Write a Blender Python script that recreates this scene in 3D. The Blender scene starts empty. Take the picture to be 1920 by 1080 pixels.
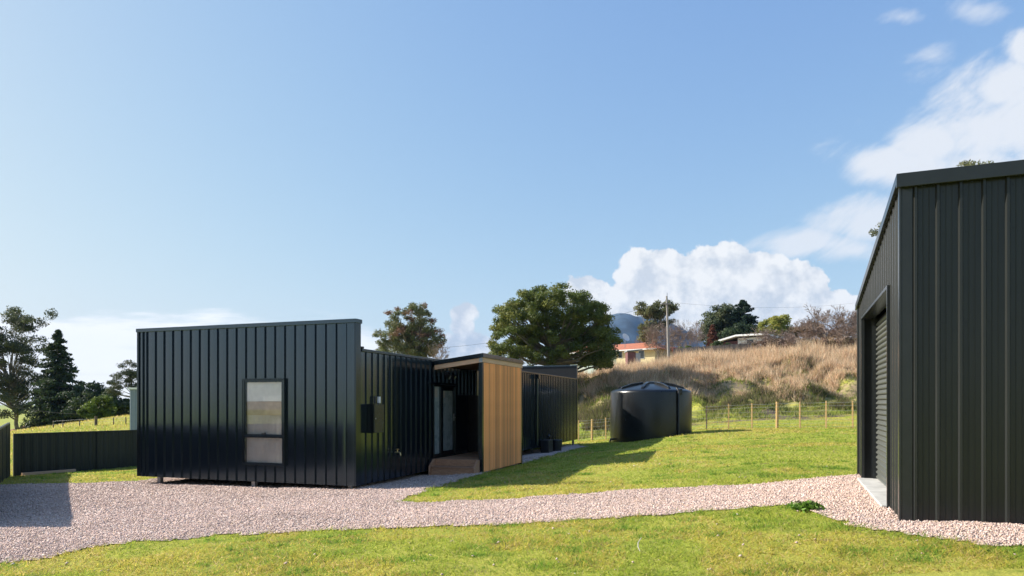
import bpy, bmesh, math, random
import numpy as np
from mathutils import Vector, Matrix

rng = np.random.default_rng(7)
random.seed(7)
S = bpy.context.scene
COL = S.collection

# ------------------------------------------------------------------ camera
# z = 0 is the eye height of the photographer; the lens is 24 mm, shifted up
F = 1280.0                      # focal length in pixels of the 1920 px wide photo
CX, HY = 960.0, 755.0           # centre column, horizon row
cam_d = bpy.data.cameras.new('camera')
cam = bpy.data.objects.new('camera', cam_d)
COL.objects.link(cam)
cam_d.sensor_width = 36
cam_d.lens = F / 1920 * 36
cam_d.shift_y = (HY - 540) / 1920
cam_d.clip_start = 0.1
cam_d.clip_end = 20000
cam.rotation_euler = (math.pi / 2, 0, 0)
S.camera = cam

# ------------------------------------------------------------------ light
SUN_TRAVEL = Vector((1.48, -0.33, -1.0)).normalized()
sun_d = bpy.data.lights.new('sun', 'SUN')
sun_d.energy = 5.0
sun_d.angle = math.radians(0.53)
sun_d.color = (1.0, 0.94, 0.85)
sun = bpy.data.objects.new('sun', sun_d)
COL.objects.link(sun)
sun.rotation_euler = SUN_TRAVEL.to_track_quat('-Z', 'Y').to_euler()
SUN_EL = math.asin(-SUN_TRAVEL.z)
SUN_ROT = math.atan2(-SUN_TRAVEL.x, -SUN_TRAVEL.y)

S.view_settings.view_transform = 'Standard'
S.view_settings.look = 'None'
S.view_settings.exposure = 0.85
S.view_settings.gamma = 1.0
S.view_settings.use_curve_mapping = False
S.render.engine = 'CYCLES'
S.cycles.use_denoising = True
S.cycles.max_bounces = 8
S.cycles.transparent_max_bounces = 12
S.cycles.volume_bounces = 0


class E:
    """Tiny wrapper so that node maths reads like maths."""
    nt = None

    def __init__(self, s):
        self.s = s

    @staticmethod
    def op(o, *a, clamp=False):
        n = E.nt.nodes.new('ShaderNodeMath')
        n.operation = o
        n.use_clamp = clamp
        for i, v in enumerate(a):
            if isinstance(v, E):
                E.nt.links.new(v.s, n.inputs[i])
            else:
                n.inputs[i].default_value = v
        return E(n.outputs[0])

    def __add__(self, o): return E.op('ADD', self, o)
    __radd__ = __add__
    def __sub__(self, o): return E.op('SUBTRACT', self, o)
    def __rsub__(self, o): return E.op('SUBTRACT', o, self)
    def __mul__(self, o): return E.op('MULTIPLY', self, o)
    __rmul__ = __mul__
    def __truediv__(self, o): return E.op('DIVIDE', self, o)
    def sqrt(self): return E.op('SQRT', self)
    def max(self, o): return E.op('MAXIMUM', self, o)
    def min(self, o): return E.op('MINIMUM', self, o)
    def clamp(self): return E.op('ADD', self, 0.0, clamp=True)

    def smooth(self, a, b):
        n = E.nt.nodes.new('ShaderNodeMapRange')
        n.interpolation_type = 'SMOOTHSTEP'
        n.clamp = True
        E.nt.links.new(self.s, n.inputs['Value'])
        n.inputs['From Min'].default_value = a
        n.inputs['From Max'].default_value = b
        return E(n.outputs['Result'])


def combine(x, y, z):
    n = E.nt.nodes.new('ShaderNodeCombineXYZ')
    for i, v in enumerate((x, y, z)):
        if isinstance(v, E):
            E.nt.links.new(v.s, n.inputs[i])
        else:
            n.inputs[i].default_value = v
    return n.outputs[0]


def noise(vec, scale, detail=6, rough=0.55, distortion=0.0):
    n = E.nt.nodes.new('ShaderNodeTexNoise')
    if vec is not None:
        E.nt.links.new(vec, n.inputs['Vector'])
    n.inputs['Scale'].default_value = scale
    n.inputs['Detail'].default_value = detail
    n.inputs['Roughness'].default_value = rough
    n.inputs['Distortion'].default_value = distortion
    return E(n.outputs['Fac'])


SKY_A, SKY_B = (7.2, 4.35, 1.37), (1.80, 1.45, 1.085)


def build_world():
    w = bpy.data.worlds.new('World')
    S.world = w
    w.use_nodes = True
    nt = w.node_tree
    nt.nodes.clear()
    E.nt = nt
    out = nt.nodes.new('ShaderNodeOutputWorld')
    sky = nt.nodes.new('ShaderNodeTexSky')
    sky.sky_type = 'NISHITA'
    sky.sun_disc = False
    sky.sun_elevation = SUN_EL
    sky.sun_rotation = SUN_ROT
    sky.altitude = 100
    sky.air_density = 1.0
    sky.dust_density = 1.0
    sky.ozone_density = 1.4
    bg = nt.nodes.new('ShaderNodeBackground')
    # film like shoulder, per channel: keeps the pale winter sky from burning out near the horizon
    def vmath(op, a, b):
        n = nt.nodes.new('ShaderNodeVectorMath')
        n.operation = op
        for k, q in enumerate((a, b)):
            if isinstance(q, tuple): n.inputs[k].default_value = q
            else: nt.links.new(q, n.inputs[k])
        return n.outputs[0]
    c = sky.outputs[0]
    c = vmath('MULTIPLY', vmath('DIVIDE', c, vmath('ADD', c, SKY_A)), tuple(q / (0.1 * 2 ** S.view_settings.exposure) for q in SKY_B))
    nt.links.new(c, bg.inputs['Color'])
    bg.inputs['Strength'].default_value = 0.1
    tc = nt.nodes.new('ShaderNodeTexCoord')
    sep = nt.nodes.new('ShaderNodeSeparateXYZ')
    nt.links.new(tc.outputs['Generated'], sep.inputs[0])
    x, y, z = E(sep.outputs[0]), E(sep.outputs[1]), E(sep.outputs[2])
    yy = y.max(0.04)
    u, v = x / yy, z / yy
    uv = combine(u, v, 0.0)

    def puff(blobs, k, sc, lo, hi, seed, det=9, rough=0.56, diag=False):
        d = None
        for (px, py, rx, ry) in blobs:
            a = (u - (px - CX) / F) * (F / rx)
            b = (v - (HY - py) / F) * (F / ry)
            e = 1.0 - (a * a + b * b).sqrt()
            d = e if d is None else d.max(e)
        if diag:       # wind drawn: stretched along a rising diagonal
            n = noise(combine((u * 0.84 + v * 0.54) * 0.75, (v * 0.84 - u * 0.54) * 1.9, seed), sc, det, rough, 0.25)
        else:
            n = noise(combine(u, v, seed), sc, det, rough)
        return (d + (n - 0.5) * k).smooth(lo, hi), n

    front = y.smooth(0.05, 0.2)
    cumulus, n1 = puff([(1240, 520, 95, 62), (1330, 520, 110, 66), (1420, 530, 95, 60), (1490, 540, 80, 58),
                        (1200, 575, 110, 55), (1105, 550, 48, 36), (1300, 600, 190, 70), (1470, 600, 140, 70),
                        (1560, 580, 62, 44)], 1.7, 16, -0.02, 0.11, 3.1, 10, .6)
    tower, _ = puff([(873, 588, 26, 20), (868, 612, 22, 26), (872, 645, 36, 28), (905, 652, 34, 22), (840, 668, 40, 16)],
                    2.0, 22, -0.12, 0.2, 8.2)
    sheet, n3 = puff([(1650, 300, 95, 42), (1740, 260, 110, 62), (1830, 235, 120, 95), (1930, 230, 130, 120),
                      (1925, 85, 45, 40), (1850, 320, 130, 60), (1700, 315, 130, 40), (1880, 170, 90, 60)], 3.6, 6.5, -0.3, 0.8, 5.7, 12, 0.62, True)
    wisp, _ = puff([(1690, 30, 40, 16), (1750, 105, 60, 26),
                    (1830, 20, 50, 26)], 4.4, 8, -0.1, 1.5, 9.4, 10, 0.65, True)
    shelf, _ = puff([(1540, 458, 130, 30), (1640, 425, 110, 52), (1600, 470, 110, 34)], 3.0, 7, -0.25, 0.75, 12.3, 12, 0.62, True)
    # bright streaky bank low on the left
    band_n = noise(combine(u * 1.0, v * 7.0, 1.7), 3.2, 8, 0.6)
    top = 0.128 - 0.06 * u.smooth(-0.45, 0.1)
    streak = noise(combine(u * 0.8, v * 11.0, 4.4), 3.6, 9, 0.62)
    band = ((top - v) * 22.0 + (band_n - 0.5) * 3.2).smooth(-0.15, 0.4) * (1.0 - u.smooth(-0.30, 0.02) * 0.8) * (1.0 - streak.smooth(0.54, 0.70) * 0.5)
    # thin high cloud elsewhere (out of the frame as well)
    gen = noise(tc.outputs['Generated'], 2.2, 8, 0.6)
    low = (gen - 0.5).smooth(0.06, 0.3) * (1.0 - z.smooth(0.12, 0.4)) * (1.0 - front)
    n_light = noise(combine(u - 0.013, v + 0.016, 3.1), 16, 10, 0.6)
    emb = ((n1 - n_light) * 4.6 + 0.5).clamp()
    height = v.smooth(0.0, 0.19)
    shade = (emb * 0.7 + height * 0.4).clamp()
    # coverage
    c1 = cumulus.max(tower * 1.0) * front
    c2 = (sheet * 0.93).max(wisp * 0.55).max(shelf * 0.85) * front
    mixc = nt.nodes.new('ShaderNodeMix')
    mixc.data_type = 'RGBA'
    nt.links.new(shade.s, mixc.inputs['Factor'])
    mixc.inputs['A'].default_value = (0.42, 0.50, 0.62, 1)
    mixc.inputs['B'].default_value = (0.86, 0.87, 0.88, 1)
    bgc = nt.nodes.new('ShaderNodeBackground')
    nt.links.new(mixc.outputs['Result'], bgc.inputs['Color'])
    bgc.inputs['Strength'].default_value = 0.62
    bgs = nt.nodes.new('ShaderNodeBackground')
    bgs.inputs['Color'].default_value = (0.78, 0.81, 0.86, 1)
    bgs.inputs['Strength'].default_value = 0.61
    bgb = nt.nodes.new('ShaderNodeBackground')
    bgb.inputs['Color'].default_value = (0.97, 0.97, 0.97, 1)
    bgb.inputs['Strength'].default_value = 0.66

    def mix(a, b, f):
        m = nt.nodes.new('ShaderNodeMixShader')
        nt.links.new(f.s, m.inputs[0])
        nt.links.new(a, m.inputs[1])
        nt.links.new(b, m.inputs[2])
        return m.outputs[0]
    r = mix(bg.outputs[0], bgs.outputs[0], c2.max(low * 0.25))
    r = mix(r, bgb.outputs[0], (band * front * 0.97).clamp())
    r = mix(r, bgc.outputs[0], c1)
    nt.links.new(r, out.inputs['Surface'])


build_world()

# ------------------------------------------------------------------ materials


def new_mat(name):
    m = bpy.data.materials.new(name)
    m.use_nodes = True
    nt = m.node_tree
    p = nt.nodes['Principled BSDF']
    return m, nt, p


def mat(name, col, rough=0.6, metal=0.0, var=0.15, scale=4.0, bump=0.0, bump_scale=40.0, col2=None, spec=0.5, piece=0.0, stretch=None, rvar=0.25):
    """Principled with noise variation of the colour, per object variation (piece) and fine relief."""
    m, nt, p = new_mat(name)
    E.nt = nt
    tc = nt.nodes.new('ShaderNodeTexCoord')
    vec = tc.outputs['Object']
    if stretch:
        mp = nt.nodes.new('ShaderNodeMapping')
        mp.inputs['Scale'].default_value = stretch
        nt.links.new(vec, mp.inputs['Vector'])
        vec = mp.outputs[0]
    n = noise(vec, scale, 6, 0.6)
    mx = nt.nodes.new('ShaderNodeMix')
    mx.data_type = 'RGBA'
    c2 = col2 or tuple(c * (1 - var) for c in col)
    c1 = col if col2 else tuple(c * (1 + var) for c in col)
    mx.inputs['A'].default_value = (*c2, 1)
    mx.inputs['B'].default_value = (*c1, 1)
    nt.links.new(n.smooth(0.3, 0.7).s, mx.inputs['Factor'])
    res = mx.outputs['Result']
    if piece:
        oi = nt.nodes.new('ShaderNodeObjectInfo')
        f = (E(oi.outputs['Random']) - 0.5) * (2 * piece) + 1.0
        vm = nt.nodes.new('ShaderNodeVectorMath')
        vm.operation = 'SCALE'
        nt.links.new(res, vm.inputs[0])
        nt.links.new(f.s, vm.inputs['Scale'])
        res = vm.outputs[0]
    nt.links.new(res, p.inputs['Base Color'])
    p.inputs['Metallic'].default_value = metal
    p.inputs['Specular IOR Level'].default_value = spec
    rn = (noise(vec, scale * 3, 4, 0.6) - 0.5) * rvar + rough
    nt.links.new(rn.clamp().s, p.inputs['Roughness'])
    if bump:
        b = nt.nodes.new('ShaderNodeBump')
        b.inputs['Strength'].default_value = bump
        b.inputs['Distance'].default_value = 0.01
        nt.links.new(noise(vec, bump_scale, 5, 0.6).s, b.inputs['Height'])
        nt.links.new(b.outputs[0], p.inputs['Normal'])
    return m


def tint_mat(name, rough=0.75, transl=0.0, up=0.0, spec=0.25):
    """Colour from the per piece 'tint' attribute; leaves and blades let some light through."""
    m, nt, p = new_mat(name)
    a = nt.nodes.new('ShaderNodeAttribute')
    a.attribute_name = 'tint'
    nt.links.new(a.outputs['Color'], p.inputs['Base Color'])
    p.inputs['Roughness'].default_value = rough
    p.inputs['Specular IOR Level'].default_value = spec
    if up:
        g = nt.nodes.new('ShaderNodeNewGeometry')
        vm = nt.nodes.new('ShaderNodeMix')
        vm.data_type = 'VECTOR'
        vm.inputs['Factor'].default_value = up
        nt.links.new(g.outputs['Normal'], vm.inputs[4])
        vm.inputs[5].default_value = (0, 0, 1)
        nm = nt.nodes.new('ShaderNodeVectorMath')
        nm.operation = 'NORMALIZE'
        nt.links.new(vm.outputs[1], nm.inputs[0])
        nt.links.new(nm.outputs[0], p.inputs['Normal'])
    if transl:
        t = nt.nodes.new('ShaderNodeBsdfTranslucent')
        nt.links.new(a.outputs['Color'], t.inputs['Color'])
        mx = nt.nodes.new('ShaderNodeMixShader')
        mx.inputs[0].default_value = transl
        nt.links.new(p.outputs[0], mx.inputs[1])
        nt.links.new(t.outputs[0], mx.inputs[2])
        nt.links.new(mx.outputs[0], nt.nodes['Material Output'].inputs['Surface'])
    return m


def glass_mat(name, tint=(0.95, 0.96, 0.95), refl=0.0, rough=0.02):
    m, nt, p = new_mat(name)
    nt.nodes.remove(p)
    tr = nt.nodes.new('ShaderNodeBsdfTransparent')
    tr.inputs['Color'].default_value = (*tint, 1)
    gl = nt.nodes.new('ShaderNodeBsdfGlossy')
    gl.inputs['Roughness'].default_value = rough
    fr = nt.nodes.new('ShaderNodeFresnel')
    fr.inputs['IOR'].default_value = 1.5
    E.nt = nt
    f = (E(fr.outputs[0]) * 0.55 + refl * 0.4).clamp()
    mx = nt.nodes.new('ShaderNodeMixShader')
    nt.links.new(f.s, mx.inputs[0])
    nt.links.new(tr.outputs[0], mx.inputs[1])
    nt.links.new(gl.outputs[0], mx.inputs[2])
    nt.links.new(mx.outputs[0], nt.nodes['Material Output'].inputs['Surface'])
    return m


M = {}
M['black_metal'] = mat('black_metal', (0.0045, 0.0075, 0.012), 0.16, 0.0, 0.12, 1.5, 0.0, 18, spec=1.0, piece=0.12, rvar=0.07, stretch=(5, 5, .5))
M['black_trim'] = mat('black_trim', (0.0045, 0.006, 0.0085), 0.19, var=0.1, rvar=0.03, spec=0.8)
M['dark_core'] = mat('dark_core', (0.01, 0.01, 0.011), 0.7)
M['grey_metal'] = mat('grey_metal', (0.026, 0.028, 0.027), 0.24, 0.0, 0.10, 1.4, 0.0, 14, spec=0.32, piece=0.08, rvar=0.08, stretch=(6, 6, .5))
M['grey_trim'] = mat('grey_trim', (0.024, 0.027, 0.028), 0.26, var=0.08, rvar=0.03, spec=.35)
M['door_slat'] = mat('door_slat', (0.10, 0.105, 0.092), 0.38, 0.0, 0.06, 2.0, piece=0.05)
M['fence_metal'] = mat('fence_metal', (0.022, 0.026, 0.024), 0.45, 0.0, 0.15, 1.0, 0.05, 12, piece=0.12)
M['galv'] = mat('galvanised_steel', (0.30, 0.31, 0.32), 0.45, 0.6, 0.2, 6)
M['timber'] = mat('larch_boards', (0.93, 0.375, 0.125), 0.62, 0.0, 0.2, 3.0, 0.25, 30, col2=(0.70, 0.26, 0.08), piece=0.26, stretch=(14, 14, 0.9))
M['pine'] = mat('raw_pine', (0.68, 0.43, 0.28), 0.65, 0.0, 0.2, 4.0, 0.15, 30, col2=(0.54, 0.33, 0.21), stretch=(0.8, 0.8, 12))
M['soffit'] = mat('ply_soffit', (0.30, 0.145, 0.07), 0.6, 0.0, 0.2, 3.0, col2=(0.22, 0.10, 0.05))
M['decking'] = mat('weathered_decking', (0.52, 0.28, 0.155), 0.7, 0.0, 0.25, 5.0, 0.3, 30, col2=(0.36, 0.185, 0.10), piece=0.2, stretch=(1.5, 8, 8))
M['stained'] = mat('stained_ply', (0.045, 0.036, 0.026), 0.6, var=0.25, scale=6)
M['post_timber'] = mat('fence_post_timber', (0.56, 0.36, 0.15), 0.75, 0.0, 0.25, 6.0, 0.2, 40, col2=(0.44, 0.27, 0.11), stretch=(6, 6, 1))
M['post_dark'] = mat('dark_post_timber', (0.10, 0.07, 0.045), 0.8, var=0.3, scale=6)
M['wire'] = mat('fence_wire', (0.42, 0.43, 0.42), 0.4, 0.5)
M['old_timber'] = mat('old_paling_timber', (0.17, 0.15, 0.13), 0.85, var=0.3, scale=5, piece=0.3, stretch=(4, 4, 1))
M['poly'] = mat('tank_plastic', (0.006, 0.007, 0.008), 0.30, 0.0, 0.25, 2.5, 0.10, 10, spec=0.5, rvar=0.15)
M['pvc'] = mat('black_plastic', (0.012, 0.012, 0.013), 0.42)
M['concrete'] = mat('concrete', (0.46, 0.45, 0.42), 0.85, var=0.15, scale=5, bump=0.2)
M['brass'] = mat('brass', (0.62, 0.50, 0.27), 0.35, 0.9)
M['white_plastic'] = mat('white_plastic', (0.72, 0.72, 0.72), 0.45, var=0.04)
M['blind_white'] = mat('roller_blind', (0.80, 0.79, 0.76), 0.8, var=0.05, scale=9, bump=0.25, bump_scale=14)
M['blind_tan'] = mat('tan_blind', (0.46, 0.36, 0.26), 0.8, var=0.12, scale=7, bump=0.2, bump_scale=12)
M['curtain'] = mat('sheer_curtain', (0.50, 0.44, 0.41), 0.85, var=0.07, scale=3)
M['frosted'] = mat('frosted_glass', (0.36, 0.42, 0.41), 0.28, var=0.04, scale=1.0, spec=0.6)
M['paper'] = mat('sticker_paper', (0.50, 0.46, 0.38), 0.7, var=0.05)
M['glass'] = glass_mat('window_glass')
M['dark_glass'] = mat('dark_window_glass', (0.03, 0.04, 0.045), 0.08, spec=0.8)
M['cream'] = mat('cream_weatherboard', (0.66, 0.56, 0.32), 0.7, var=0.06)
M['pale_green'] = mat('pale_green_board', (0.52, 0.62, 0.55), 0.7, var=0.08)
M['roof_tile'] = mat('terracotta_roof', (0.42, 0.145, 0.075), 0.75, var=0.2, scale=3)
M['red_brick'] = mat('red_brick', (0.30, 0.10, 0.07), 0.85, var=0.2)
M['red_paint'] = mat('faded_red_paint', (0.15, 0.06, 0.06), 0.75, var=0.2)
M['white_paint'] = mat('white_paint', (0.78, 0.78, 0.76), 0.6, var=0.05)
M['grey_paint'] = mat('grey_paint', (0.33, 0.36, 0.39), 0.6, var=0.1)
M['blue_metal'] = mat('blue_grey_metal', (0.20, 0.245, 0.30), 0.45, var=0.06, piece=0.06)
M['pole'] = mat('weathered_pole', (0.30, 0.275, 0.25), 0.85, var=0.2, scale=3, stretch=(4, 4, .6))
M['bark'] = mat('grey_bark', (0.16, 0.13, 0.10), 0.9, var=0.35, scale=3)
M['pale_bark'] = mat('pale_bark', (0.36, 0.30, 0.24), 0.9, var=0.3, scale=2)
M['twig'] = mat('bare_twigs', (0.30, 0.225, 0.18), 0.9, var=0.2, scale=2)
M['soil'] = mat('turned_soil', (0.10, 0.075, 0.055), 0.95, var=0.4, scale=6, bump=0.5)
M['leaf'] = tint_mat('leaf_foliage', 0.6, 0.38, 0.0, 0.3)
M['blade'] = tint_mat('grass_blades', 0.7, 0.5, 0.75, 0.12)
M['dry'] = tint_mat('dry_grass', 0.8, 0.45, 0.35, 0.12)
M['stone'] = tint_mat('gravel_stones', 0.85, 0.0, 0.0, 0.2)
M['stick'] = mat('bleached_stick', (0.55, 0.50, 0.42), 0.8)

for k_ in ('black_metal', 'black_trim'):      # blue black satin paint; blue of the sky reflection put into its specular tint
    M[k_].node_tree.nodes['Principled BSDF'].inputs['Specular Tint'].default_value = (0.64, 0.84, 1.0, 1)
M['black_metal'].node_tree.nodes['Principled BSDF'].inputs['IOR'].default_value = 1.58

# ------------------------------------------------------------------ objects: helpers


def tag(o, label=None, cat=None, group=None, kind=None):
    if label: o['label'] = label
    if cat: o['category'] = cat
    if group: o['group'] = group
    if kind: o['kind'] = kind
    return o


def thing(name, label, cat, loc=(0, 0, 0), rz=0.0, group=None):
    o = bpy.data.objects.new(name, None)
    o.empty_display_size = 0.3
    COL.objects.link(o)
    o.location = loc
    o.rotation_euler = (0, 0, rz)
    return tag(o, label, cat, group)


def link(name, me, parent=None, loc=(0, 0, 0), rz=0.0):
    o = bpy.data.objects.new(name, me)
    COL.objects.link(o)
    o.location = loc
    o.rotation_euler = (0, 0, rz)
    if parent: o.parent = parent
    return o


class MB:
    """Collects shapes into ONE mesh."""

    def __init__(self):
        self.v, self.f = [], []

    def box(self, x0, y0, z0, x1, y1, z1):
        b = len(self.v)
        self.v += [(x0, y0, z0), (x1, y0, z0), (x1, y1, z0), (x0, y1, z0), (x0, y0, z1), (x1, y0, z1), (x1, y1, z1), (x0, y1, z1)]
        self.f += [tuple(b + i for i in q) for q in ((3, 2, 1, 0), (4, 5, 6, 7), (0, 1, 5, 4), (1, 2, 6, 5), (2, 3, 7, 6), (3, 0, 4, 7))]
        return self

    def prism(self, pts, axis, a, b):
        """polygon pts (2-D) pushed along an axis from a to b"""
        n, k = len(pts), len(self.v)
        for t in (a, b):
            for p in pts:
                q = list(p)
                q.insert('xyz'.index(axis), t)
                self.v.append(tuple(q))
        self.f.append(tuple(k + i for i in range(n)))
        self.f.append(tuple(k + n + i for i in reversed(range(n))))
        for i in range(n):
            j = (i + 1) % n
            self.f.append((k + j, k + i, k + n + i, k + n + j))
        return self

    def tube(self, pts, radii, n=6):
        pts = [Vector(p) for p in pts]
        if not hasattr(radii, '__len__'): radii = [radii] * len(pts)
        rings = []
        prev = None
        for i, p in enumerate(pts):
            d = (pts[min(i + 1, len(pts) - 1)] - pts[max(i - 1, 0)]).normalized()
            ref = prev if prev is not None else (Vector((1, 0, 0)) if abs(d.x) < 0.8 else Vector((0, 1, 0)))
            a = d.cross(ref)
            if a.length < 1e-4: a = d.cross(Vector((0, 1, 0.3)))
            a.normalize()
            b = d.cross(a).normalized()
            prev = b.cross(d).normalized() if False else ref
            k = len(self.v)
            for j in range(n):
                t = 2 * math.pi * j / n
                self.v.append(tuple(p + (a * math.cos(t) + b * math.sin(t)) * radii[i]))
            rings.append(k)
        for r0, r1 in zip(rings, rings[1:]):
            for j in range(n):
                self.f.append((r0 + j, r0 + (j + 1) % n, r1 + (j + 1) % n, r1 + j))
        self.f.append(tuple(rings[0] + j for j in reversed(range(n))))
        self.f.append(tuple(rings[-1] + j for j in range(n)))
        return self

    def lathe(self, prof, n=48, c=(0, 0)):
        k = len(self.v)
        for r, z in prof:
            for j in range(n):
                t = 2 * math.pi * j / n
                self.v.append((c[0] + r * math.cos(t), c[1] + r * math.sin(t), z))
        for i in range(len(prof) - 1):
            for j in range(n):
                a = k + i * n
                self.f.append((a + j, a + (j + 1) % n, a + n + (j + 1) % n, a + n + j))
        self.f.append(tuple(k + j for j in reversed(range(n))))
        self.f.append(tuple(k + (len(prof) - 1) * n + j for j in range(n)))
        return self

    def mesh(self, name, m, smooth=False, bevel=0.0):
        me = bpy.data.meshes.new(name)
        me.from_pydata(self.v, [], self.f)
        bm = bmesh.new()
        bm.from_mesh(me)
        bmesh.ops.recalc_face_normals(bm, faces=bm.faces)
        if bevel:
            es = [e for e in bm.edges if len(e.link_faces) == 2 and e.calc_face_angle() > 0.7]
            bmesh.ops.bevel(bm, geom=es, offset=bevel, segments=2, affect='EDGES', profile=0.6)
        bm.to_mesh(me)
        bm.free()
        me.materials.append(m)
        if smooth:
            me.polygons.foreach_set('use_smooth', [True] * len(me.polygons))
            me.set_sharp_from_angle(angle=math.radians(40))
        return me

    def build(self, name, m, parent=None, loc=(0, 0, 0), rz=0.0, **k):
        return link(name, self.mesh(name, m, **k), parent, loc, rz)


def box(name, m, parent, x0, y0, z0, x1, y1, z1, bevel=0.0):
    return MB().box(x0, y0, z0, x1, y1, z1).build(name, m, parent, bevel=bevel)


def raw_mesh(name, V, nper, m, tint=None, faces=None):
    """big numpy meshes: V (N,nper,3) separate faces, or V (n,3) plus faces (k,m)"""
    me = bpy.data.meshes.new(name)
    if faces is None:
        n = V.shape[0]
        vv = V.reshape(-1, 3)
        idx = np.arange(n * nper, dtype=np.int32)
        k = n
    else:
        vv = V
        idx = faces.reshape(-1).astype(np.int32)
        k, nper = faces.shape
    me.vertices.add(len(vv))
    me.vertices.foreach_set('co', vv.astype(np.float32).ravel())
    me.loops.add(len(idx))
    me.loops.foreach_set('vertex_index', idx)
    me.polygons.add(k)
    me.polygons.foreach_set('loop_start', np.arange(0, k * nper, nper, dtype=np.int32))
    try:
        me.polygons.foreach_set('loop_total', np.full(k, nper, dtype=np.int32))
    except Exception:
        pass
    if tint is not None:
        a = me.attributes.new('tint', 'FLOAT_COLOR', 'POINT')
        t = np.ones((len(vv), 4), dtype=np.float32)
        t[:, :3] = tint
        a.data.foreach_set('color', t.ravel())
    me.update(calc_edges=True)
    me.materials.append(m)
    return me

# ------------------------------------------------------------------ terrain


def vnoise(x, y, seed=0):
    x = np.asarray(x, float); y = np.asarray(y, float)
    xi, yi = np.floor(x), np.floor(y)
    fx, fy = x - xi, y - yi
    fx = fx * fx * (3 - 2 * fx); fy = fy * fy * (3 - 2 * fy)

    def h(a, b):
        s = np.sin(a * 127.1 + b * 311.7 + seed * 74.7) * 43758.5453
        return s - np.floor(s)
    return (h(xi, yi) * (1 - fx) + h(xi + 1, yi) * fx) * (1 - fy) + (h(xi, yi + 1) * (1 - fx) + h(xi + 1, yi + 1) * fx) * fy


CP = np.array([
    (0, 0, -1.5), (0, 6, -1.5), (-5.5, 7.4, -1.72), (3.95, 6.98, -1.215), (5.7, 11.2, -1.215), (6, 5, -1.22), (-6.2, 9.5, -1.78),
    (-3.24, 14.07, -1.80), (-8.65, 15.9, -1.89), (-.76, 17, -1.77), (2.95, 32, -1.96), (3.2, 16.2, -1.40), (4.2, 19.2, -1.35), (1.5, 13.0, -1.53), (.9, 20, -1.75),
    (1.6, 24, -1.84), (7, 22, -1.38), (10, 8, -1.15), (10, 3, -1.1), (-4, 2, -1.7), (-10, 5, -1.9),
    (4.7, 31, -1.86), (8.3, 31, -1.38), (11, 31, -1.28), (16, 33, -1.25), (10.5, 37.5, -1.5), (4.9, 42, -2.35), (22, 30, -1.0), (14, 20, -1.15),
    (-15.4, 21, -2.26), (-12.2, 16.3, -1.95), (-13.2, 24.1, -2.26), (-10, 9, -1.9), (-14, 12, -2.05), (-8, 30, -2.1),
    (5, 47, -2.1), (12, 46, -1.1), (20, 45, -.85), (32, 44, -.6), (-8, 45, -1.9), (-25, 40, -1.95),
    (5, 52, -.7), (12, 52, .35), (20, 52, .6), (32, 52, .8),
    (-38, 55, -2.35), (-31, 55, -1.05), (-20, 55, -.6), (-10, 60, .3), (0, 62, 1.5), (7, 62, 1.9), (14, 62, 2.5), (23, 62, 3.5), (33, 62, 3.9), (60, 62, 5.0),
    (7, 70, 2.3), (11, 70, 2.5), (16, 70, 3.2), (24, 70, 4.35), (32, 70, 4.75), (40, 70, 5.1),
    (0, 95, 3.4), (15, 95, 4.2), (30, 95, 5.0), (60, 95, 7), (-40, 90, -4), (-20, 95, .5), (-55, 70, -6), (-60, 40, -5),
    (0, 300, 6), (200, 300, 9), (-200, 300, -12), (-150, 100, -12), (150, 100, 9), (0, -100, -2), (100, -50, 1), (-100, -50, -7), (-100, 0, -7), (100, 0, 3),
    (400, 0, 5), (-400, 0, -12), (0, -400, -4), (300, -300, 2), (-300, -300, -10), (400, 400, 8), (-400, 400, -12)], float)


def tps_fit(P):
    n = len(P)
    d = np.hypot(P[:, None, 0] - P[None, :, 0], P[:, None, 1] - P[None, :, 1]) + 1e-9
    K = d * d * np.log(d) + np.eye(n) * 0.02
    A = np.zeros((n + 3, n + 3))
    A[:n, :n] = K
    A[:n, n] = A[n, :n] = 1
    A[:n, n + 1:] = P[:, :2]
    A[n + 1:, :n] = P[:, :2].T
    return np.linalg.solve(A, np.r_[P[:, 2], 0, 0, 0])


TW = tps_fit(CP)


def ground(x, y):
    x = np.atleast_1d(np.asarray(x, float)); y = np.atleast_1d(np.asarray(y, float))
    sh = np.broadcast(x, y).shape
    x = np.broadcast_to(x, sh).ravel(); y = np.broadcast_to(y, sh).ravel()
    out = np.empty(len(x))
    for i in range(0, len(x), 20000):
        s = slice(i, i + 20000)
        xx = np.clip(x[s], -450, 450); yy = np.clip(y[s], -450, 450)
        d2 = (xx[:, None] - CP[:, 0]) ** 2 + (yy[:, None] - CP[:, 1]) ** 2 + 1e-12
        out[s] = (0.5 * d2 * np.log(d2)) @ TW[:-3] + TW[-3] + TW[-2] * xx + TW[-1] * yy
    far = np.clip((np.hypot(x, y) - 250) / 200, 0, 1)
    out = out * (1 - far) + np.clip(out, -12, 9) * far
    # small unevenness of the lawn, tussocky lumps on the bank
    out += (vnoise(x * 1.1, y * 1.1, 1) - .5) * 0.035 + (vnoise(x * 3.1, y * 3.1, 2) - .5) * 0.016
    bk = np.clip((y - 44) / 6, 0, 1) * np.clip((x + 15) / 10, 0, 1) * np.clip((90 - y) / 15, 0, 1)
    out += bk * ((vnoise(x * .4, y * .5, 3) - .5) * 1.4 + (vnoise(x * 1.2, y * 1.2, 4) - .5) * .7)
    return out.reshape(sh)


def g1(x, y):
    return float(ground(x, y)[0])


YS = np.concatenate([np.arange(1.5, 20, .05), np.arange(20, 120, .1)])


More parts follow.
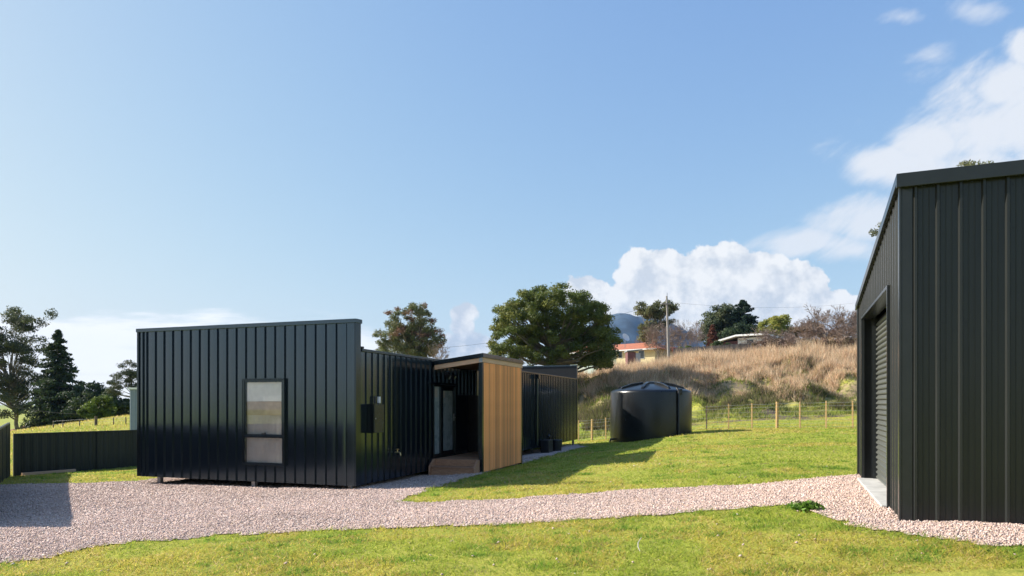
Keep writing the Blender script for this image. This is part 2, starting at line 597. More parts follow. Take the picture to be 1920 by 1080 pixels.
def hit(px, py):
    """point on the ground that the photo shows at pixel px,py"""
    k, t = (px - CX) / F, (HY - py) / F
    d = t * YS - ground(k * YS, YS)
    i = np.where(d < 0)[0]
    Y = YS[i[0]] if len(i) else 60.0
    return (k * Y, Y, g1(k * Y, Y))


def at(px, py, Y):
    return ((px - CX) / F * Y, Y, (HY - py) / F * Y)


def axis_ticks(lo, hi, dlo, dhi, fine):
    a = list(np.arange(dlo, dhi + 1e-6, fine))
    s, v = fine, dhi
    while v < hi:
        s *= 1.16; v += s; a.append(min(v, hi))
    s, v = fine, dlo
    while v > lo:
        s *= 1.16; v -= s; a.insert(0, max(v, lo))
    return np.array(a)


def sheet_mesh(name, X, Y, m, keep=None, lift=0.0):
    gx, gy = np.meshgrid(X, Y)
    gz = ground(gx, gy) + lift
    V = np.stack([gx, gy, gz], -1).reshape(-1, 3)
    nx = len(X)
    i, j = np.meshgrid(np.arange(nx - 1), np.arange(len(Y) - 1))
    a = (j * nx + i).ravel()
    Fc = np.stack([a, a + 1, a + nx + 1, a + nx], -1)
    if keep is not None:
        c = V[Fc].mean(1)
        Fc = Fc[keep(c[:, 0], c[:, 1])]
        u, inv = np.unique(Fc, return_inverse=True)
        V = V[u]; Fc = inv.reshape(-1, 4)
    me = raw_mesh(name, V, 4, m, faces=Fc)
    me.polygons.foreach_set('use_smooth', [True] * len(me.polygons))
    return me


def ground_mat():
    m, nt, p = new_mat('lawn_and_paddock')
    E.nt = nt
    geo = nt.nodes.new('ShaderNodeNewGeometry')
    pos = geo.outputs['Position']
    sep = nt.nodes.new('ShaderNodeSeparateXYZ')
    nt.links.new(pos, sep.inputs[0])
    X, Y = E(sep.outputs[0]), E(sep.outputs[1])

    def mixc(a, b, f):
        n = nt.nodes.new('ShaderNodeMix')
        n.data_type = 'RGBA'
        nt.links.new(f.s, n.inputs['Factor'])
        for k, c in (('A', a), ('B', b)):
            if isinstance(c, tuple): n.inputs[k].default_value = (*c, 1)
            else: nt.links.new(c, n.inputs[k])
        return n.outputs['Result']
    c = mixc((0.23, 0.28, 0.04), (0.38, 0.36, 0.07), noise(pos, 0.55, 8, .65).smooth(.35, .65))
    c = mixc(c, (0.15, 0.20, 0.028), noise(pos, 3.0, 6, .65).smooth(.52, .72))
    c = mixc(c, (0.20, 0.16, 0.085), noise(pos, 1.7, 8, .7).smooth(.62, .78))
    # muddy track beyond the wire fence
    mud = (noise(combine(X * .25, Y * .6, 0.0), 1.0, 6, .6)).smooth(.45, .58) * Y.smooth(42, 44) * (1.0 - Y.smooth(47, 49)) * X.smooth(4, 8)
    c = mixc(c, (0.13, 0.10, 0.075), mud)
    # bank: dry thatch
    bank = Y.smooth(48, 53) * X.smooth(-14, -4) * noise(pos, .5, 6, .6).smooth(.36, .5)
    c = mixc(c, (0.34, 0.255, 0.15), bank)
    nt.links.new(c, p.inputs['Base Color'])
    p.inputs['Roughness'].default_value = 0.95
    p.inputs['Specular IOR Level'].default_value = 0.1
    b = nt.nodes.new('ShaderNodeBump')
    b.inputs['Strength'].default_value = 0.7
    b.inputs['Distance'].default_value = 0.05
    nt.links.new(noise(pos, 14, 8, .7).s, b.inputs['Height'])
    nt.links.new(b.outputs[0], p.inputs['Normal'])
    return m


def gravel_mat():
    m, nt, p = new_mat('crushed_pink_gravel')
    E.nt = nt
    geo = nt.nodes.new('ShaderNodeNewGeometry')
    pos = geo.outputs['Position']
    vo = nt.nodes.new('ShaderNodeTexVoronoi')
    vo.inputs['Scale'].default_value = 32
    nt.links.new(pos, vo.inputs['Vector'])
    r = nt.nodes.new('ShaderNodeValToRGB')
    cr = r.color_ramp
    cr.elements[0].position = 0; cr.elements[0].color = (0.24, 0.18, 0.16, 1)
    cr.elements[1].position = 1; cr.elements[1].color = (0.72, 0.63, 0.57, 1)
    for q, c in ((.3, (0.57, 0.43, 0.365, 1)), (.6, (0.63, 0.475, 0.405, 1)), (.8, (0.46, 0.345, 0.27, 1))):
        e = cr.elements.new(q); e.color = c
    sp = nt.nodes.new('ShaderNodeSeparateColor')
    nt.links.new(vo.outputs['Color'], sp.inputs[0])
    nt.links.new(sp.outputs[0], r.inputs[0])
    vm = nt.nodes.new('ShaderNodeVectorMath')
    vm.operation = 'SCALE'
    nt.links.new(r.outputs[0], vm.inputs[0])
    nt.links.new((noise(pos, .8, 6, .6) * .5 + .75).s, vm.inputs['Scale'])
    nt.links.new(vm.outputs[0], p.inputs['Base Color'])
    p.inputs['Roughness'].default_value = 0.9
    p.inputs['Specular IOR Level'].default_value = 0.2
    b = nt.nodes.new('ShaderNodeBump')
    b.inputs['Strength'].default_value = 0.9
    b.inputs['Distance'].default_value = 0.02
    b.invert = True
    nt.links.new(vo.outputs['Distance'], b.inputs['Height'])
    nt.links.new(b.outputs[0], p.inputs['Normal'])
    return m


gm = link('ground', sheet_mesh('ground', axis_ticks(-3000, 3000, -20, 40, .3), axis_ticks(-600, 3300, 2, 72, .3), ground_mat()))
tag(gm, 'uneven green lawn and paddock rising to a bank on the right', kind='structure')

# gravel drive
GP = [(-420, 1150), (0, 1060), (200, 1024), (400, 1006), (600, 994), (800, 988), (1000, 980), (1150, 972), (1300, 962), (1420, 953), (1482, 950),
      (1530, 958), (1560, 973), (1620, 991), (1700, 1008), (1800, 1016), (1920, 1024), (2250, 1046),
      (2250, 960), (1690, 938), (1650, 893), (1622, 887), (1598, 892), (1440, 906), (1300, 913), (1200, 919), (1100, 927), (1000, 933), (870, 940), (790, 944),
      (750, 940), (775, 929), (815, 914), (855, 901), (900, 890), (945, 876), (975, 871), (1010, 861), (1060, 848), (1100, 838), (1082, 834),
      (1040, 837), (900, 862), (800, 887), (668, 903), (640, 902), (480, 899), (310, 896), (250, 903), (100, 908), (0, 910), (-420, 930)]
GPW = np.array([hit(*p)[:2] for p in GP])


def inside(px, py, poly):
    r = np.zeros(len(px), bool)
    n = len(poly)
    for i in range(n):
        x0, y0 = poly[i]; x1, y1 = poly[(i + 1) % n]
        c = ((y0 > py) != (y1 > py)) & (px < (x1 - x0) * (py - y0) / (y1 - y0 + 1e-12) + x0)
        r ^= c
    return r


def in_gravel(x, y, wob=0.10):
    xx = x + (vnoise(x * 2.2, y * 2.2, 11) - .5) * 2 * wob + (vnoise(x * 9, y * 9, 13) - .5) * wob
    yy = y + (vnoise(x * 2.2, y * 2.2, 12) - .5) * 2 * wob + (vnoise(x * 9, y * 9, 14) - .5) * wob
    return inside(xx, yy, GPW)


gx0, gy0 = GPW.min(0) - .3
gx1, gy1 = GPW.max(0) + .3
drv = link('gravel_driveway', sheet_mesh('gravel_driveway', np.arange(gx0, gx1, .09), np.arange(gy0, gy1, .09), gravel_mat(), keep=in_gravel, lift=0.012))
tag(drv, 'pinkish crushed gravel driveway curving past the black house to the shed', kind='structure')

# footprints (local frames of the two buildings)
HO, HR = Vector((-3.24, 14.07, 0)), -math.atan(.35)
GO, GR = Vector((3.985, 6.99, 0)), -math.atan(.41)


def local(x, y, o, r):
    c, s = math.cos(r), math.sin(r)
    dx, dy = x - o.x, y - o.y
    return dx * c + dy * s, -dx * s + dy * c


def to_world(lx, ly, o, r):
    c, s = math.cos(r), math.sin(r)
    return o.x + lx * c - ly * s, o.y + lx * s + ly * c


TANK = (6.62, 32.6)


def blocked(x, y):
    lx, ly = local(x, y, HO, HR)
    b = (lx > -5.7) & (lx < .02) & (ly > .45) & (ly < 19.1)
    b |= (lx >= 0) & (lx < 1.4) & (ly > 3.2) & (ly < 6.85)
    gx, gy = local(x, y, GO, GR)
    b |= (gx > -.05) & (gx < 8) & (gy > -.05) & (gy < 5)
    b |= (x - TANK[0]) ** 2 + (y - TANK[1]) ** 2 < 1.92 ** 2
    return b

# ------------------------------------------------------------------ the black house
LB, PITCH, SEAM = -1.70, .2565, .034


def clad_panel(w, z0, z1, m, seam=SEAM, bow=.0055, half=.010, first=False):
    """one tray of standing seam cladding: slightly bowed pan, upstand seam on its right edge; faces -y"""
    b = MB()
    n = 6
    pan = [(w * i / n, -bow * (1 - (2 * i / n - 1) ** 2)) for i in range(n + 1)]
    k = len(b.v)
    for z in (z0, z1):
        for x, y in pan: b.v.append((x, y, z))
    for i in range(n):
        b.f.append((k + i, k + i + 1, k + n + 2 + i, k + n + 1 + i))
    me = bpy.data.meshes.new('cladding_panel')
    b.box(w - half, -seam, z0, w + half, .004, z1)
    if first: b.box(-half, -seam, z0, half, .004, z1)
    me.from_pydata(b.v, [], b.f)
    me.materials.append(m)
    me.polygons.foreach_set('use_smooth', [i < n for i in range(len(b.f))])
    return me


house = thing('house', 'long low black metal clad house raised on short posts beside the gravel drive', 'house', HO, HR)
W = 5.83
TOPF = 1.70                     # parapet wall, front and back
TOPS = 1.10                     # side walls
LEN = 19.06
wx0, wx1, wz0, wz1 = -2.775, -1.722, -1.33, .50
# solid cores behind the trays
core = MB()
core.box(-W, 0.012, LB, wx0, .14, TOPF).box(wx1, .012, LB, -.002, .14, TOPF).box(wx0, .012, LB, wx1, .14, wz0).box(wx0, .012, wz1, wx1, .14, TOPF)
core.build('front_wall', M['dark_core'], house)
dy0, dy1, dz0, dz1 = 3.60, 5.03, -1.42, .47
MB().box(-.14, .142, LB, -.012, dy0, TOPS - .02).box(-.14, dy1, LB, -.012, LEN - .142, TOPS - .02).box(-.14, dy0, dz1, -.012, dy1, TOPS - .02).box(-.14, dy0, LB, -.012, dy1, dz0).build('side_wall', M['dark_core'], house)
box('side_wall', M['dark_core'], house, -W, .142, LB, -W + .13, LEN - .142, TOPS - .02)
box('rear_wall', M['dark_core'], house, -W, LEN - .14, LB, -.002, LEN - .012, TOPF)
box('roof', M['black_metal'], house, -W + .02, .145, TOPS - .12, -.02, LEN - .145, TOPS - .03)
box('floor_frame', M['dark_core'], house, -W + .16, .17, LB + .03, -.16, LEN - .17, LB + .2)
# front trays
first_x, n_front = -5.580, 21
p_full = clad_panel(PITCH, LB - .02, TOPF, M['black_metal'], first=False)
p_up = clad_panel(PITCH, wz1 + .03, TOPF, M['black_metal'])
p_dn = clad_panel(PITCH, LB - .02, wz0 - .03, M['black_metal'])
for i in range(n_front):
    x = first_x + i * PITCH
    if i in (11, 12, 13, 14):
        link('cladding_panel', p_up, house, (x, 0, 0)); link('cladding_panel', p_dn, house, (x, 0, 0))
    else:
        link('cladding_panel', p_full, house, (x, 0, 0))
# corner trims and capping of the front parapet
t0 = clad_panel(.115, LB - .02, TOPF, M['black_metal'], bow=.0)
link('corner_trim', t0, house, (first_x - .115 - .115, 0, 0)); link('corner_trim', t0, house, (first_x - .115, 0, 0))
box('corner_trim', M['black_trim'], house, -W - .028, -.03, LB - .02, -W + .02, .2, TOPF)
box('corner_trim', M['black_metal'], house, first_x + n_front * PITCH + .008, -.018, LB - .02, .0, .004, TOPF)
box('corner_trim', M['black_trim'], house, .003, -.02, LB - .02, .042, .165, TOPF - .002)
box('parapet_capping', M['black_metal'], house, -W - .045, -.046, TOPF - .055, .055, .20, TOPF + .03, .006)
# side trays (x = 0 plane, faces +x)
s_full = clad_panel(PITCH, LB - .02, TOPS - .03, M['black_metal'], seam=.024, half=.009)
s_over = clad_panel(PITCH, dz1 + .06, TOPS - .03, M['black_metal'], seam=.024, half=.009)
s_low = clad_panel(PITCH, LB - .02, dz0 - .05, M['black_metal'], seam=.024, half=.009)
s_hi = clad_panel(PITCH, .22, TOPS - .03, M['black_metal'], seam=.024, half=.009)
y = .17
i = 0
while y + PITCH < LEN - .02:
    me = s_full
    if dy0 - PITCH * .6 < y < dy1 - .1: me = s_over
    elif dy1 - .1 <= y < 6.6: me = s_hi
    link('cladding_panel', me, house, (0.001, y, 0), math.pi / 2)
    y += PITCH
    i += 1
side_end = y
box('corner_trim', M['black_trim'], house, -.01, side_end + .01, LB - .02, .03, LEN + .03, TOPS - .03)
MB().box(-.06, .2, TOPS - .028, .055, 3.58, TOPS + .03).build('roof_capping', M['black_trim'], house, bevel=.005)
MB().box(-.06, 3.58, TOPS - .028, .055, LEN - .15, TOPS + .03).build('roof_capping', M['black_trim'], house, bevel=.005)
box('ridge_pipe', M['black_trim'], house, -.10, .205, TOPS + .031, .06, .26, TOPS + .075)
# rear parapet rises over the roof
box('rear_parapet', M['black_metal'], house, -W - .03, LEN - .135, TOPF - .6, .028, LEN - .0125, TOPF + .01)
box('parapet_capping', M['black_metal'], house, -W - .06, LEN - .16, TOPF + .011, .06, LEN + .05, TOPF + .06, .006)
# left wall trays
lw = clad_panel(PITCH, LB - .02, TOPS - .03, M['black_metal'])
box('left_cladding', M['black_metal'], house, -W - .02, .21, LB - .02, -W - .002, LEN - .16, TOPS)
# stumps under the floor
for (lx, ly) in ((-5.35, .16), (-2.62, .12), (-.22, .2), (-.12, LEN - .3), (-5.4, LEN - .4), (-.3, 9.5), (-.3, 13.), (-5.4, 6.5), (-5.4, 12.5), (-2.8, 6.5), (-2.8, 12.5)):
    wx, wy = to_world(lx, ly, HO, HR)
    box('stump', M['galv'], house, lx - .045, ly - .045, g1(wx, wy) - .15, lx + .045, ly + .045, LB + .03)
# front window
fr = MB()
a, b_, c, d = wx0, wx1, wz0, wz1
fw = .032
fr.box(a - .01, -.062, c, a + fw, .03, d).box(b_ - fw, -.062, c, b_ + .01, .03, d).box(a + fw, -.06, d - fw, b_ - fw, .03, d).box(a + fw, -.06, c, b_ - fw, .03, c + fw)
win = fr.build('window', M['black_trim'], house, bevel=.004)
MB().box(a - .03, -.074, d + .001, b_ + .03, .0, d + .025).box(a - .03, -.074, c - .025, b_ + .03, 0, c - .001).box(a - .03, -.07, c, a - .0115, 0, d).box(b_ + .0115, -.07, c, b_ + .03, 0, d).build('frame_flashing', M['black_trim'], win, bevel=.003)
zt = -.735
box('transom', M['black_trim'], win, a + fw, -.055, zt - .025, b_ - fw, .025, zt + .025, .004)
sash = MB().box(a + fw + .001, -.05, zt + .026, a + fw + .024, .0, d - fw - .001).box(b_ - fw - .024, -.05, zt + .026, b_ - fw - .001, 0, d - fw - .001)
sash.box(a + fw + .025, -.05, d - fw - .025, b_ - fw - .025, 0, d - fw - .001).box(a + fw + .025, -.05, zt + .026, b_ - fw - .025, 0, zt + .050)
sash.build('sash', M['black_trim'], win)
xm = (a + b_) / 2 + .02
MB().box(xm - .06, -.068, zt + .052, xm + .05, -.05, zt + .078).box(xm + .02, -.075, zt + .052, xm + .05, -.05, zt + .09).build('latch', M['pvc'], win)
box('pane', M['glass'], win, a + fw + .026, -.028, zt + .051, b_ - fw - .026, -.022, d - fw - .026)
box('pane', M['glass'], win, a + fw + .001, -.028, c + fw + .001, b_ - fw - .001, -.022, zt - .026)
# three layers hang behind the glass
b0 = MB().box(a + .06, -.010, .03, b_ - .06, -.006, d - .02).build('roller_blind', M['blind_white'], win)
b1 = MB().box(a + .06, -.004, -.27, b_ - .06, .0, .028).build('lower_blind', M['blind_tan'], win)
b2 = MB()
nn = 26
pts = []
for q in range(nn + 1):
    pts.append((a + .03 + (b_ - a - .06) * q / nn, .014 + .004 * math.sin(q * 1.9) + .003 * math.sin(q * .7)))
k = 0
for z in (c + .02, d - .03):
    for (x, yy) in pts: b2.v.append((x, yy, z))
for q in range(nn): b2.f.append((q, q + 1, nn + 2 + q, nn + 1 + q))
b2.build('curtain', M['curtain'], win, smooth=True)
box('reveal', M['dark_core'], win, a, .125, c, b_, .135, d)

# entrance door and sidelight (in the side wall, sheltered by the porch)
door = MB().box(-.06, dy0 + .002, dz0, .048, dy0 + .06, dz1).box(-.06, dy1 - .06, dz0, .048, dy1 - .002, dz1).box(-.06, dy0 + .061, dz1 - .05, .046, dy1 - .061, dz1).box(-.06, dy0 + .45, dz0, .047, dy0 + .54, dz1 - .051)
dr = door.build('entrance_door', M['black_trim'], house, bevel=.004)
box('sidelight', M['frosted'], dr, -.02, dy0 + .062, dz0 + .09, -.005, dy0 + .449, dz1 - .052)
box('threshold', M['black_trim'], dr, -.06, dy0 + .061, dz0, .03, dy0 + .449, dz0 + .088)
leaf = MB().box(-.03, dy0 + .541, dz0 + .012, .02, dy0 + .64, dz1 - .053).box(-.03, dy1 - .16, dz0 + .012, .02, dy1 - .0615, dz1 - .053)
leaf.box(-.03, dy0 + .641, dz1 - .15, .02, dy1 - .161, dz1 - .053).box(-.03, dy0 + .641, dz0 + .012, .02, dy1 - .161, dz0 + .14)
leaf.build('door_leaf', M['black_trim'], dr, bevel=.003)
box('door_pane', M['frosted'], dr, -.012, dy0 + .642, dz0 + .141, .0, dy1 - .162, dz1 - .151)
box('sticker', M['paper'], dr, .0005, dy0 + .66, dz1 - .34, .002, dy0 + .80, dz1 - .17)
box('sticker', M['paper'], dr, -.0045, dy0 + .16, dz1 - .33, -.003, dy0 + .34, dz1 - .10)
MB().box(.02, dy1 - .125, -.50, .03, dy1 - .085, -.30).box(.03, dy1 - .115, -.42, .07, dy1 - .1, -.40).box(.06, dy1 - .24, -.42, .072, dy1 - .1, -.402).build('handle', M['galv'], dr)
box('door_head_trim', M['black_trim'], house, .0, dy0 - .16, dz1 + .015, .06, dy1 + .08, dz1 + .055)
box('smooth_panel', M['black_trim'], house, -.005, dy1 + .02, LB, .03, 5.9, .215)
box('stained_panel', M['stained'], house, -.005, 5.905, LB, .026, 6.72, .215)
# downpipe behind the porch
wx, wy = to_world(.09, 12.4, HO, HR)
MB().tube([(.09, 12.4, TOPS - .06), (.09, 12.4, -1.62)], .05, 12).box(.0, 12.35, .2, .1, 12.45, .24).box(.0, 12.35, -1.1, .1, 12.45, -1.06).build('downpipe', M['black_trim'], house, smooth=True)
box('rainwater_head', M['black_trim'], house, .045, 12.28, TOPS - .2, .2, 12.52, TOPS - .04)

# ------------------------------------------------------------------ timber porch
porch = thing('entry_porch', 'small timber porch with steps, boarded wall and black edged roof at the house door', 'porch', HO, HR)
px1, py0, py1 = 1.37, 3.62, 6.76
zo, zi = 1.235, 1.06         # roof top, outer and inner edge


def zr(x): return zi + (zo - zi) * x / px1


def slab(x0, x1, y0, y1, top, bot):
    b = MB()
    b.prism([(x0, zr(x0) + bot), (x1, zr(x1) + bot), (x1, zr(x1) + top), (x0, zr(x0) + top)], 'y', y0, y1)
    return b


slab(.062, px1 + .045, py0 - .03, py1 + .03, 0, -.11).build('roof', M['black_trim'], porch, bevel=.006)
slab(.07, px1 - .052, py0 - .012, py0 + .033, -.112, -.225).build('front_beam', M['pine'], porch, bevel=.003)
slab(px1 - .05, px1 + .02, py0 - .012, py1 + .015, -.112, -.225).build('side_beam', M['pine'], porch, bevel=.003)
box('bracket', M['galv'], porch, px1 - .07, py0 - .0165, zr(px1) - .225, px1 + .0225, py0 - .0125, zr(px1) - .112)
slab(.07, px1 - .055, py0 + .04, py1 - .01, -.113, -.13).build('soffit', M['soffit'], porch)
box('post', M['black_trim'], porch, px1 - .09, py0 + .0, -1.82, px1 + .014, py0 + .09, zr(px1) - .23, .004)
box('post', M['black_trim'], porch, px1 - .09, py1 - .09, -1.82, px1 + .014, py1, zr(px1) - .23, .004)
n_b = 26
bw = (py1 - py0 - .182) / n_b
bme = MB().box(0, 0.0015, -1.745, .022, bw - .005, zr(px1) - .23).mesh('wall_board', M['timber'], bevel=.002)
for i in range(n_b):
    link('wall_board', bme, porch, (px1 - .006 + random.uniform(-.0015, .0015), py0 + .091 + i * bw, random.uniform(-.004, .004)))
box('wall_lining', M['stained'], porch, px1 - .05, py0 + .091, -1.74, px1 - .008, py1 - .091, zr(px1) - .232)
DK = -1.43
box('added_end_wall', M['dark_core'], porch, .065, py1 - .07, -1.74, px1 - .092, py1 - .03, 1.0)  # added, out of view: keeps the lawn from mirroring in the smooth panel
n_d = 12
dw = (py1 - py0 - .02) / n_d
dme = MB().box(.07, .003, -.032, px1 - .055, dw - .003, 0).mesh('deck_board', M['decking'], bevel=.003)
for i in range(n_d):
    link('deck_board', dme, porch, (0, py0 + .0 + i * dw, DK + random.uniform(-.002, .002)))
box('deck_joist', M['decking'], porch, .07, py0 + .005, -1.80, px1 - .095, py0 + .045, DK - .034)
box('deck_joist', M['decking'], porch, .07, py1 - .14, -1.80, px1 - .095, py1 - .1, DK - .034)
# steps
sx0, sx1 = .12, px1 - .1
box('tread', M['decking'], porch, sx0, py0 - .33, -1.632, sx1, py0 - .03, -1.60, .004)
box('riser', M['decking'], porch, sx0, py0 - .30, -1.82, sx1, py0 - .27, -1.634, .003)
box('riser', M['decking'], porch, sx0, py0 - .04, -1.598, sx1, py0 - .005, DK - .002, .003)
for x in (sx0 - .05, sx1 + .002):
    MB().prism([(py0 - .36, -1.84), (py0 - .36, -1.60), (py0 - .12, DK + .0), (py0 - .008, DK + .0), (py0 - .008, -1.84)], 'x', x, x + .045).build('stringer', M['decking'], porch, bevel=.003)

# wall fittings
mb = thing('meter_box', 'dark metal meter cabinet fixed to the side wall of the house', 'meter box', HO, HR)
box('cabinet', M['black_trim'], mb, .043, .42, -.645, .20, .83, -.03, .004)
md = box('cabinet_door', M['grey_trim'], mb,   .2005, .43, -.635, .212, .82, -.04, .003)
box('lock', M['galv'], mb, .2125, .46, -.35, .22, .48, -.32)
wl = thing('white_junction_box', 'small white box above the meter cabinet', 'junction box', HO, HR)
box('casing', M['white_plastic'], wl, .043, .82, -.01, .085, .90, .13, .006)
MB().tube([(.06, .70, -.028), (.06, .70, .10), (.05, .70, .14)], .018, 8).build('conduit', M['pvc'], wl)
tp = thing('garden_tap', 'brass garden tap sticking out of the black side wall', 'tap', HO, HR)
MB().tube([(.03, 1.62, -1.13), (.14, 1.62, -1.13), (.17, 1.62, -1.15), (.18, 1.62, -1.20)], [.014, .014, .016, .014], 8).build('spout', M['brass'], tp, smooth=True)
MB().tube([(.10, 1.62, -1.13), (.10, 1.62, -1.07)], .010, 8).build('spindle', M['brass'], tp, smooth=True)
MB().tube([(.06, 1.62, -1.065), (.10, 1.62, -1.06), (.14, 1.62, -1.065)], [.01, .014, .01], 6).build('handle', M['brass'], tp, smooth=True)
lt = thing('twin_floodlight', 'black twin floodlight on the wall above the entrance door', 'wall light', HO, HR)
MB().box(.042, 4.28, .68, .09, 4.44, .80).build('back_plate', M['pvc'], lt, bevel=.006)
for yy in (4.20, 4.52):
    hd = MB().lathe([(.03, 0), (.05, .03), (.062, .12), (.066, .13)], 14).build('lamp_head', M['pvc'], lt, smooth=True)
    hd.location = (.12, yy, .72); hd.rotation_euler = (0, math.radians(115), 0)
    ln = MB().lathe([(.055, .131), (.02, .14)], 14).build('lens', M['frosted'], hd)
MB().box(.06, 4.2, .73, .11, 4.52, .75).build('arm', M['pvc'], lt)

# things standing against the wall
bx, by = to_world(.42, 13.95, HO, HR)
ub = thing('black_plastic_tub', 'black lidded tub standing on gravel against the long side wall', 'tub', (bx, by, g1(bx, by)), HR)
MB().lathe([(.19, -.02), (.215, .2), (.23, .40), (.23, .42)], 20).build('body', M['pvc'], ub, smooth=True)
MB().lathe([(.235, .421), (.24, .44), (.225, .46), (.08, .475)], 20).build('lid', M['grey_trim'], ub, smooth=True)
bx, by = to_world(.30, 13.0, HO, HR)
ps = thing('pressure_pump', 'black pump unit with bent pipe by the foot of the downpipe', 'pump', (bx, by, g1(bx, by)), HR)
box('body', M['pvc'], ps, -.18, -.28, -.02, .16, .3, .50, .03)
MB().tube([(.0, .36, .1), (.0, .38, .55), (.0, .30, .66), (.0, .22, .60)], .045, 10).build('bent_pipe', M['pvc'], ps, smooth=True)
MB().tube([(-.16, 0, .4), (-.26, 0, .5)], .03, 8).build('inlet', M['pvc'], ps)

# ------------------------------------------------------------------ shed with roller door on the right
shed = thing('garage_shed', 'tall dark grey ribbed steel shed with a recessed roller door', 'shed', GO, GR)
GB, GT, GTF = -1.215, 2.265, 1.60        # base, top at the near corner, top at the far end of the door wall
GD, GW = 4.77, 8.0
RP = .195


def gtop(y): return GT + (GTF - GT) * y / GD


def rib_panel(w, z0, z1a, z1b, m, h=.029):
    """one rib module of trapezoidal sheeting facing -y with two minor swages; top may slope"""
    prof = [(0, 0), (.012, -h), (.034, -h), (.046, 0), (.085, 0), (.088, -.003), (.094, -.003), (.097, 0), (.135, 0), (.138, -.003), (.144, -.003), (.147, 0), (w, 0)]
    b = MB()
    n = len(prof)
    for t, zz in ((0, None), (1, None)):
        for x, y in prof:
            b.v.append((x, y, z0 if t == 0 else z1a + (z1b - z1a) * x / w))
    for i in range(n - 1): b.f.append((i, i + 1, n + i + 1, n + i))
    me = bpy.data.meshes.new('wall_sheet')
    me.from_pydata(b.v, [], b.f)
    me.materials.append(m)
    return me


dy0g, dy1g, dzt = .86, 3.92, 1.30      # door opening
MB().box(.012, .012, GB - .1, GW, .12, GT - .03).build('wall_core', M['grey_trim'], shed)
# side wall core with opening
c = MB()
c.prism([(.121, GB - .1), (dy0g, GB - .1), (dy0g, gtop(dy0g) - .04), (.121, gtop(.12) - .04)], 'x', .012, .1)
c.prism([(dy1g, GB - .1), (GD, GB - .1), (GD, gtop(GD) - .04), (dy1g, gtop(dy1g) - .04)], 'x', .012, .1)
c.prism([(dy0g, dzt), (dy1g, dzt), (dy1g, gtop(dy1g) - .04), (dy0g, gtop(dy0g) - .04)], 'x', .012, .1)
c.build('wall_core', M['grey_trim'], shed)
box('wall_core', M['grey_trim'], shed, .012, GD - .1, GB - .1, GW, GD, GTF - .05)
box('wall_core', M['grey_trim'], shed, GW + .003, .02, GB - .1, GW + .1, GD - .02, GTF - .05)
full = rib_panel(RP, GB - .03, GT - .05, GT - .05, M['grey_metal'])
n_r = int((GW - .11) / RP)
for i in range(n_r):
    link('wall_sheet', full, shed, (.105 + i * RP, .0, 0))
# door wall sheets (face -x; local x of a panel runs towards -y)
yy = GD - .1
while yy - RP > .06:
    a_, b_ = yy, yy - RP
    za, zb = gtop(a_) - .05, gtop(b_) - .05
    mid = (a_ + b_) / 2
    z0 = dzt + .03 if dy0g - .02 < mid < dy1g + .02 else GB - .03
    link('wall_sheet', rib_panel(RP, z0, za, zb, M['grey_metal'], .012), shed, (0, yy, 0), -math.pi / 2)
    yy -= RP
# screw rows
sc_ = MB()
for z in (-1.0, -.1, .8, 1.7, 2.12):
    for i in range(0, n_r):
        x = .105 + i * RP + .07
        sc_.box(x - .006, -.0075, z - .006, x + .006, -.0005, z + .006)
sw = sc_.build('screws', M['grey_trim'], shed)
sw['kind'] = 'stuff'
# flashings
MB().box(-.020, -.014, GB - .03, .002, .065, GT - .01).box(.003, -.012, GB - .03, .1, -.001, GT - .06).build('corner_flashing', M['grey_trim'], shed, bevel=.003)
box('corner_flashing', M['grey_trim'], shed, -.03, GD - .1, GB - .03, .0, GD + .03, GTF - .04)
b = MB()
b.box(-.05, -.07, GT - .075, GW + .05, -.036, GT + .065)
b.build('barge_capping', M['grey_trim'], shed, bevel=.004)
b = MB()
b.prism([(-.034, gtop(0) - .035), (GD + .08, gtop(GD + .08) - .035), (GD + .08, gtop(GD + .08) + .06), (-.034, gtop(0) + .06)], 'x', -.05, -.036)
b.build('barge_capping', M['grey_trim'], shed)
b = MB()
b.prism([(-.02, gtop(0) - .03), (GD + .1, gtop(GD + .1) - .03), (GD + .1, gtop(GD + .1) + .05), (-.02, gtop(0) + .05)], 'x', -.03, GW + .04)
b.build('roof', M['grey_metal'], shed)
# recess: jambs, lintel, slab
rd = .15
box('door_jamb', M['grey_trim'], shed, -.036, dy0g - .05, GB - .02, rd, dy0g, dzt + .0)
box('door_jamb', M['grey_trim'], shed, -.036, dy1g, GB - .02, rd, dy1g + .05, dzt + .0)
box('lintel', M['grey_trim'], shed, -.036, dy0g - .05, dzt + .001, rd, dy1g + .05, dzt + .035)
sl = box('concrete_sill', M['concrete'], shed, -.09, dy0g - .03, GB - .12, rd + .25, dy1g + .03, GB + .045, .005)
rdoor = thing('roller_door_tmp', '', '')
bpy.data.objects.remove(rdoor)
rdr = MB().box(rd + .062, dy0g + .001, GB + .046, rd + .07, dy1g - .001, dzt - .001).build('roller_door', M['dark_core'], shed)
box('guide_rail', M['grey_trim'], rdr, rd - .03, dy0g + .002, GB + .047, rd + .06, dy0g + .05, dzt - .002)
box('guide_rail', M['grey_trim'], rdr, rd - .03, dy1g - .05, GB + .047, rd + .06, dy1g - .002, dzt - .002)
zs, sh = GB + .05, .0755
n_s = int((dzt - .02 - zs) / sh)
sp = [(rd + .045, 0), (rd + .02, .006), (rd + .012, .016), (rd + .012, .030), (rd + .02, .040), (rd + .03, .046), (rd + .034, .060), (rd + .045, sh)]
sm = MB()
k = 0
for t in (dy0g + .04, dy1g - .04):
    for (x, z) in sp: sm.v.append((x, t, z))
for i in range(len(sp) - 1): sm.f.append((i, i + 1, len(sp) + i + 1, len(sp) + i))
sme = sm.mesh('door_slat', M['door_slat'])
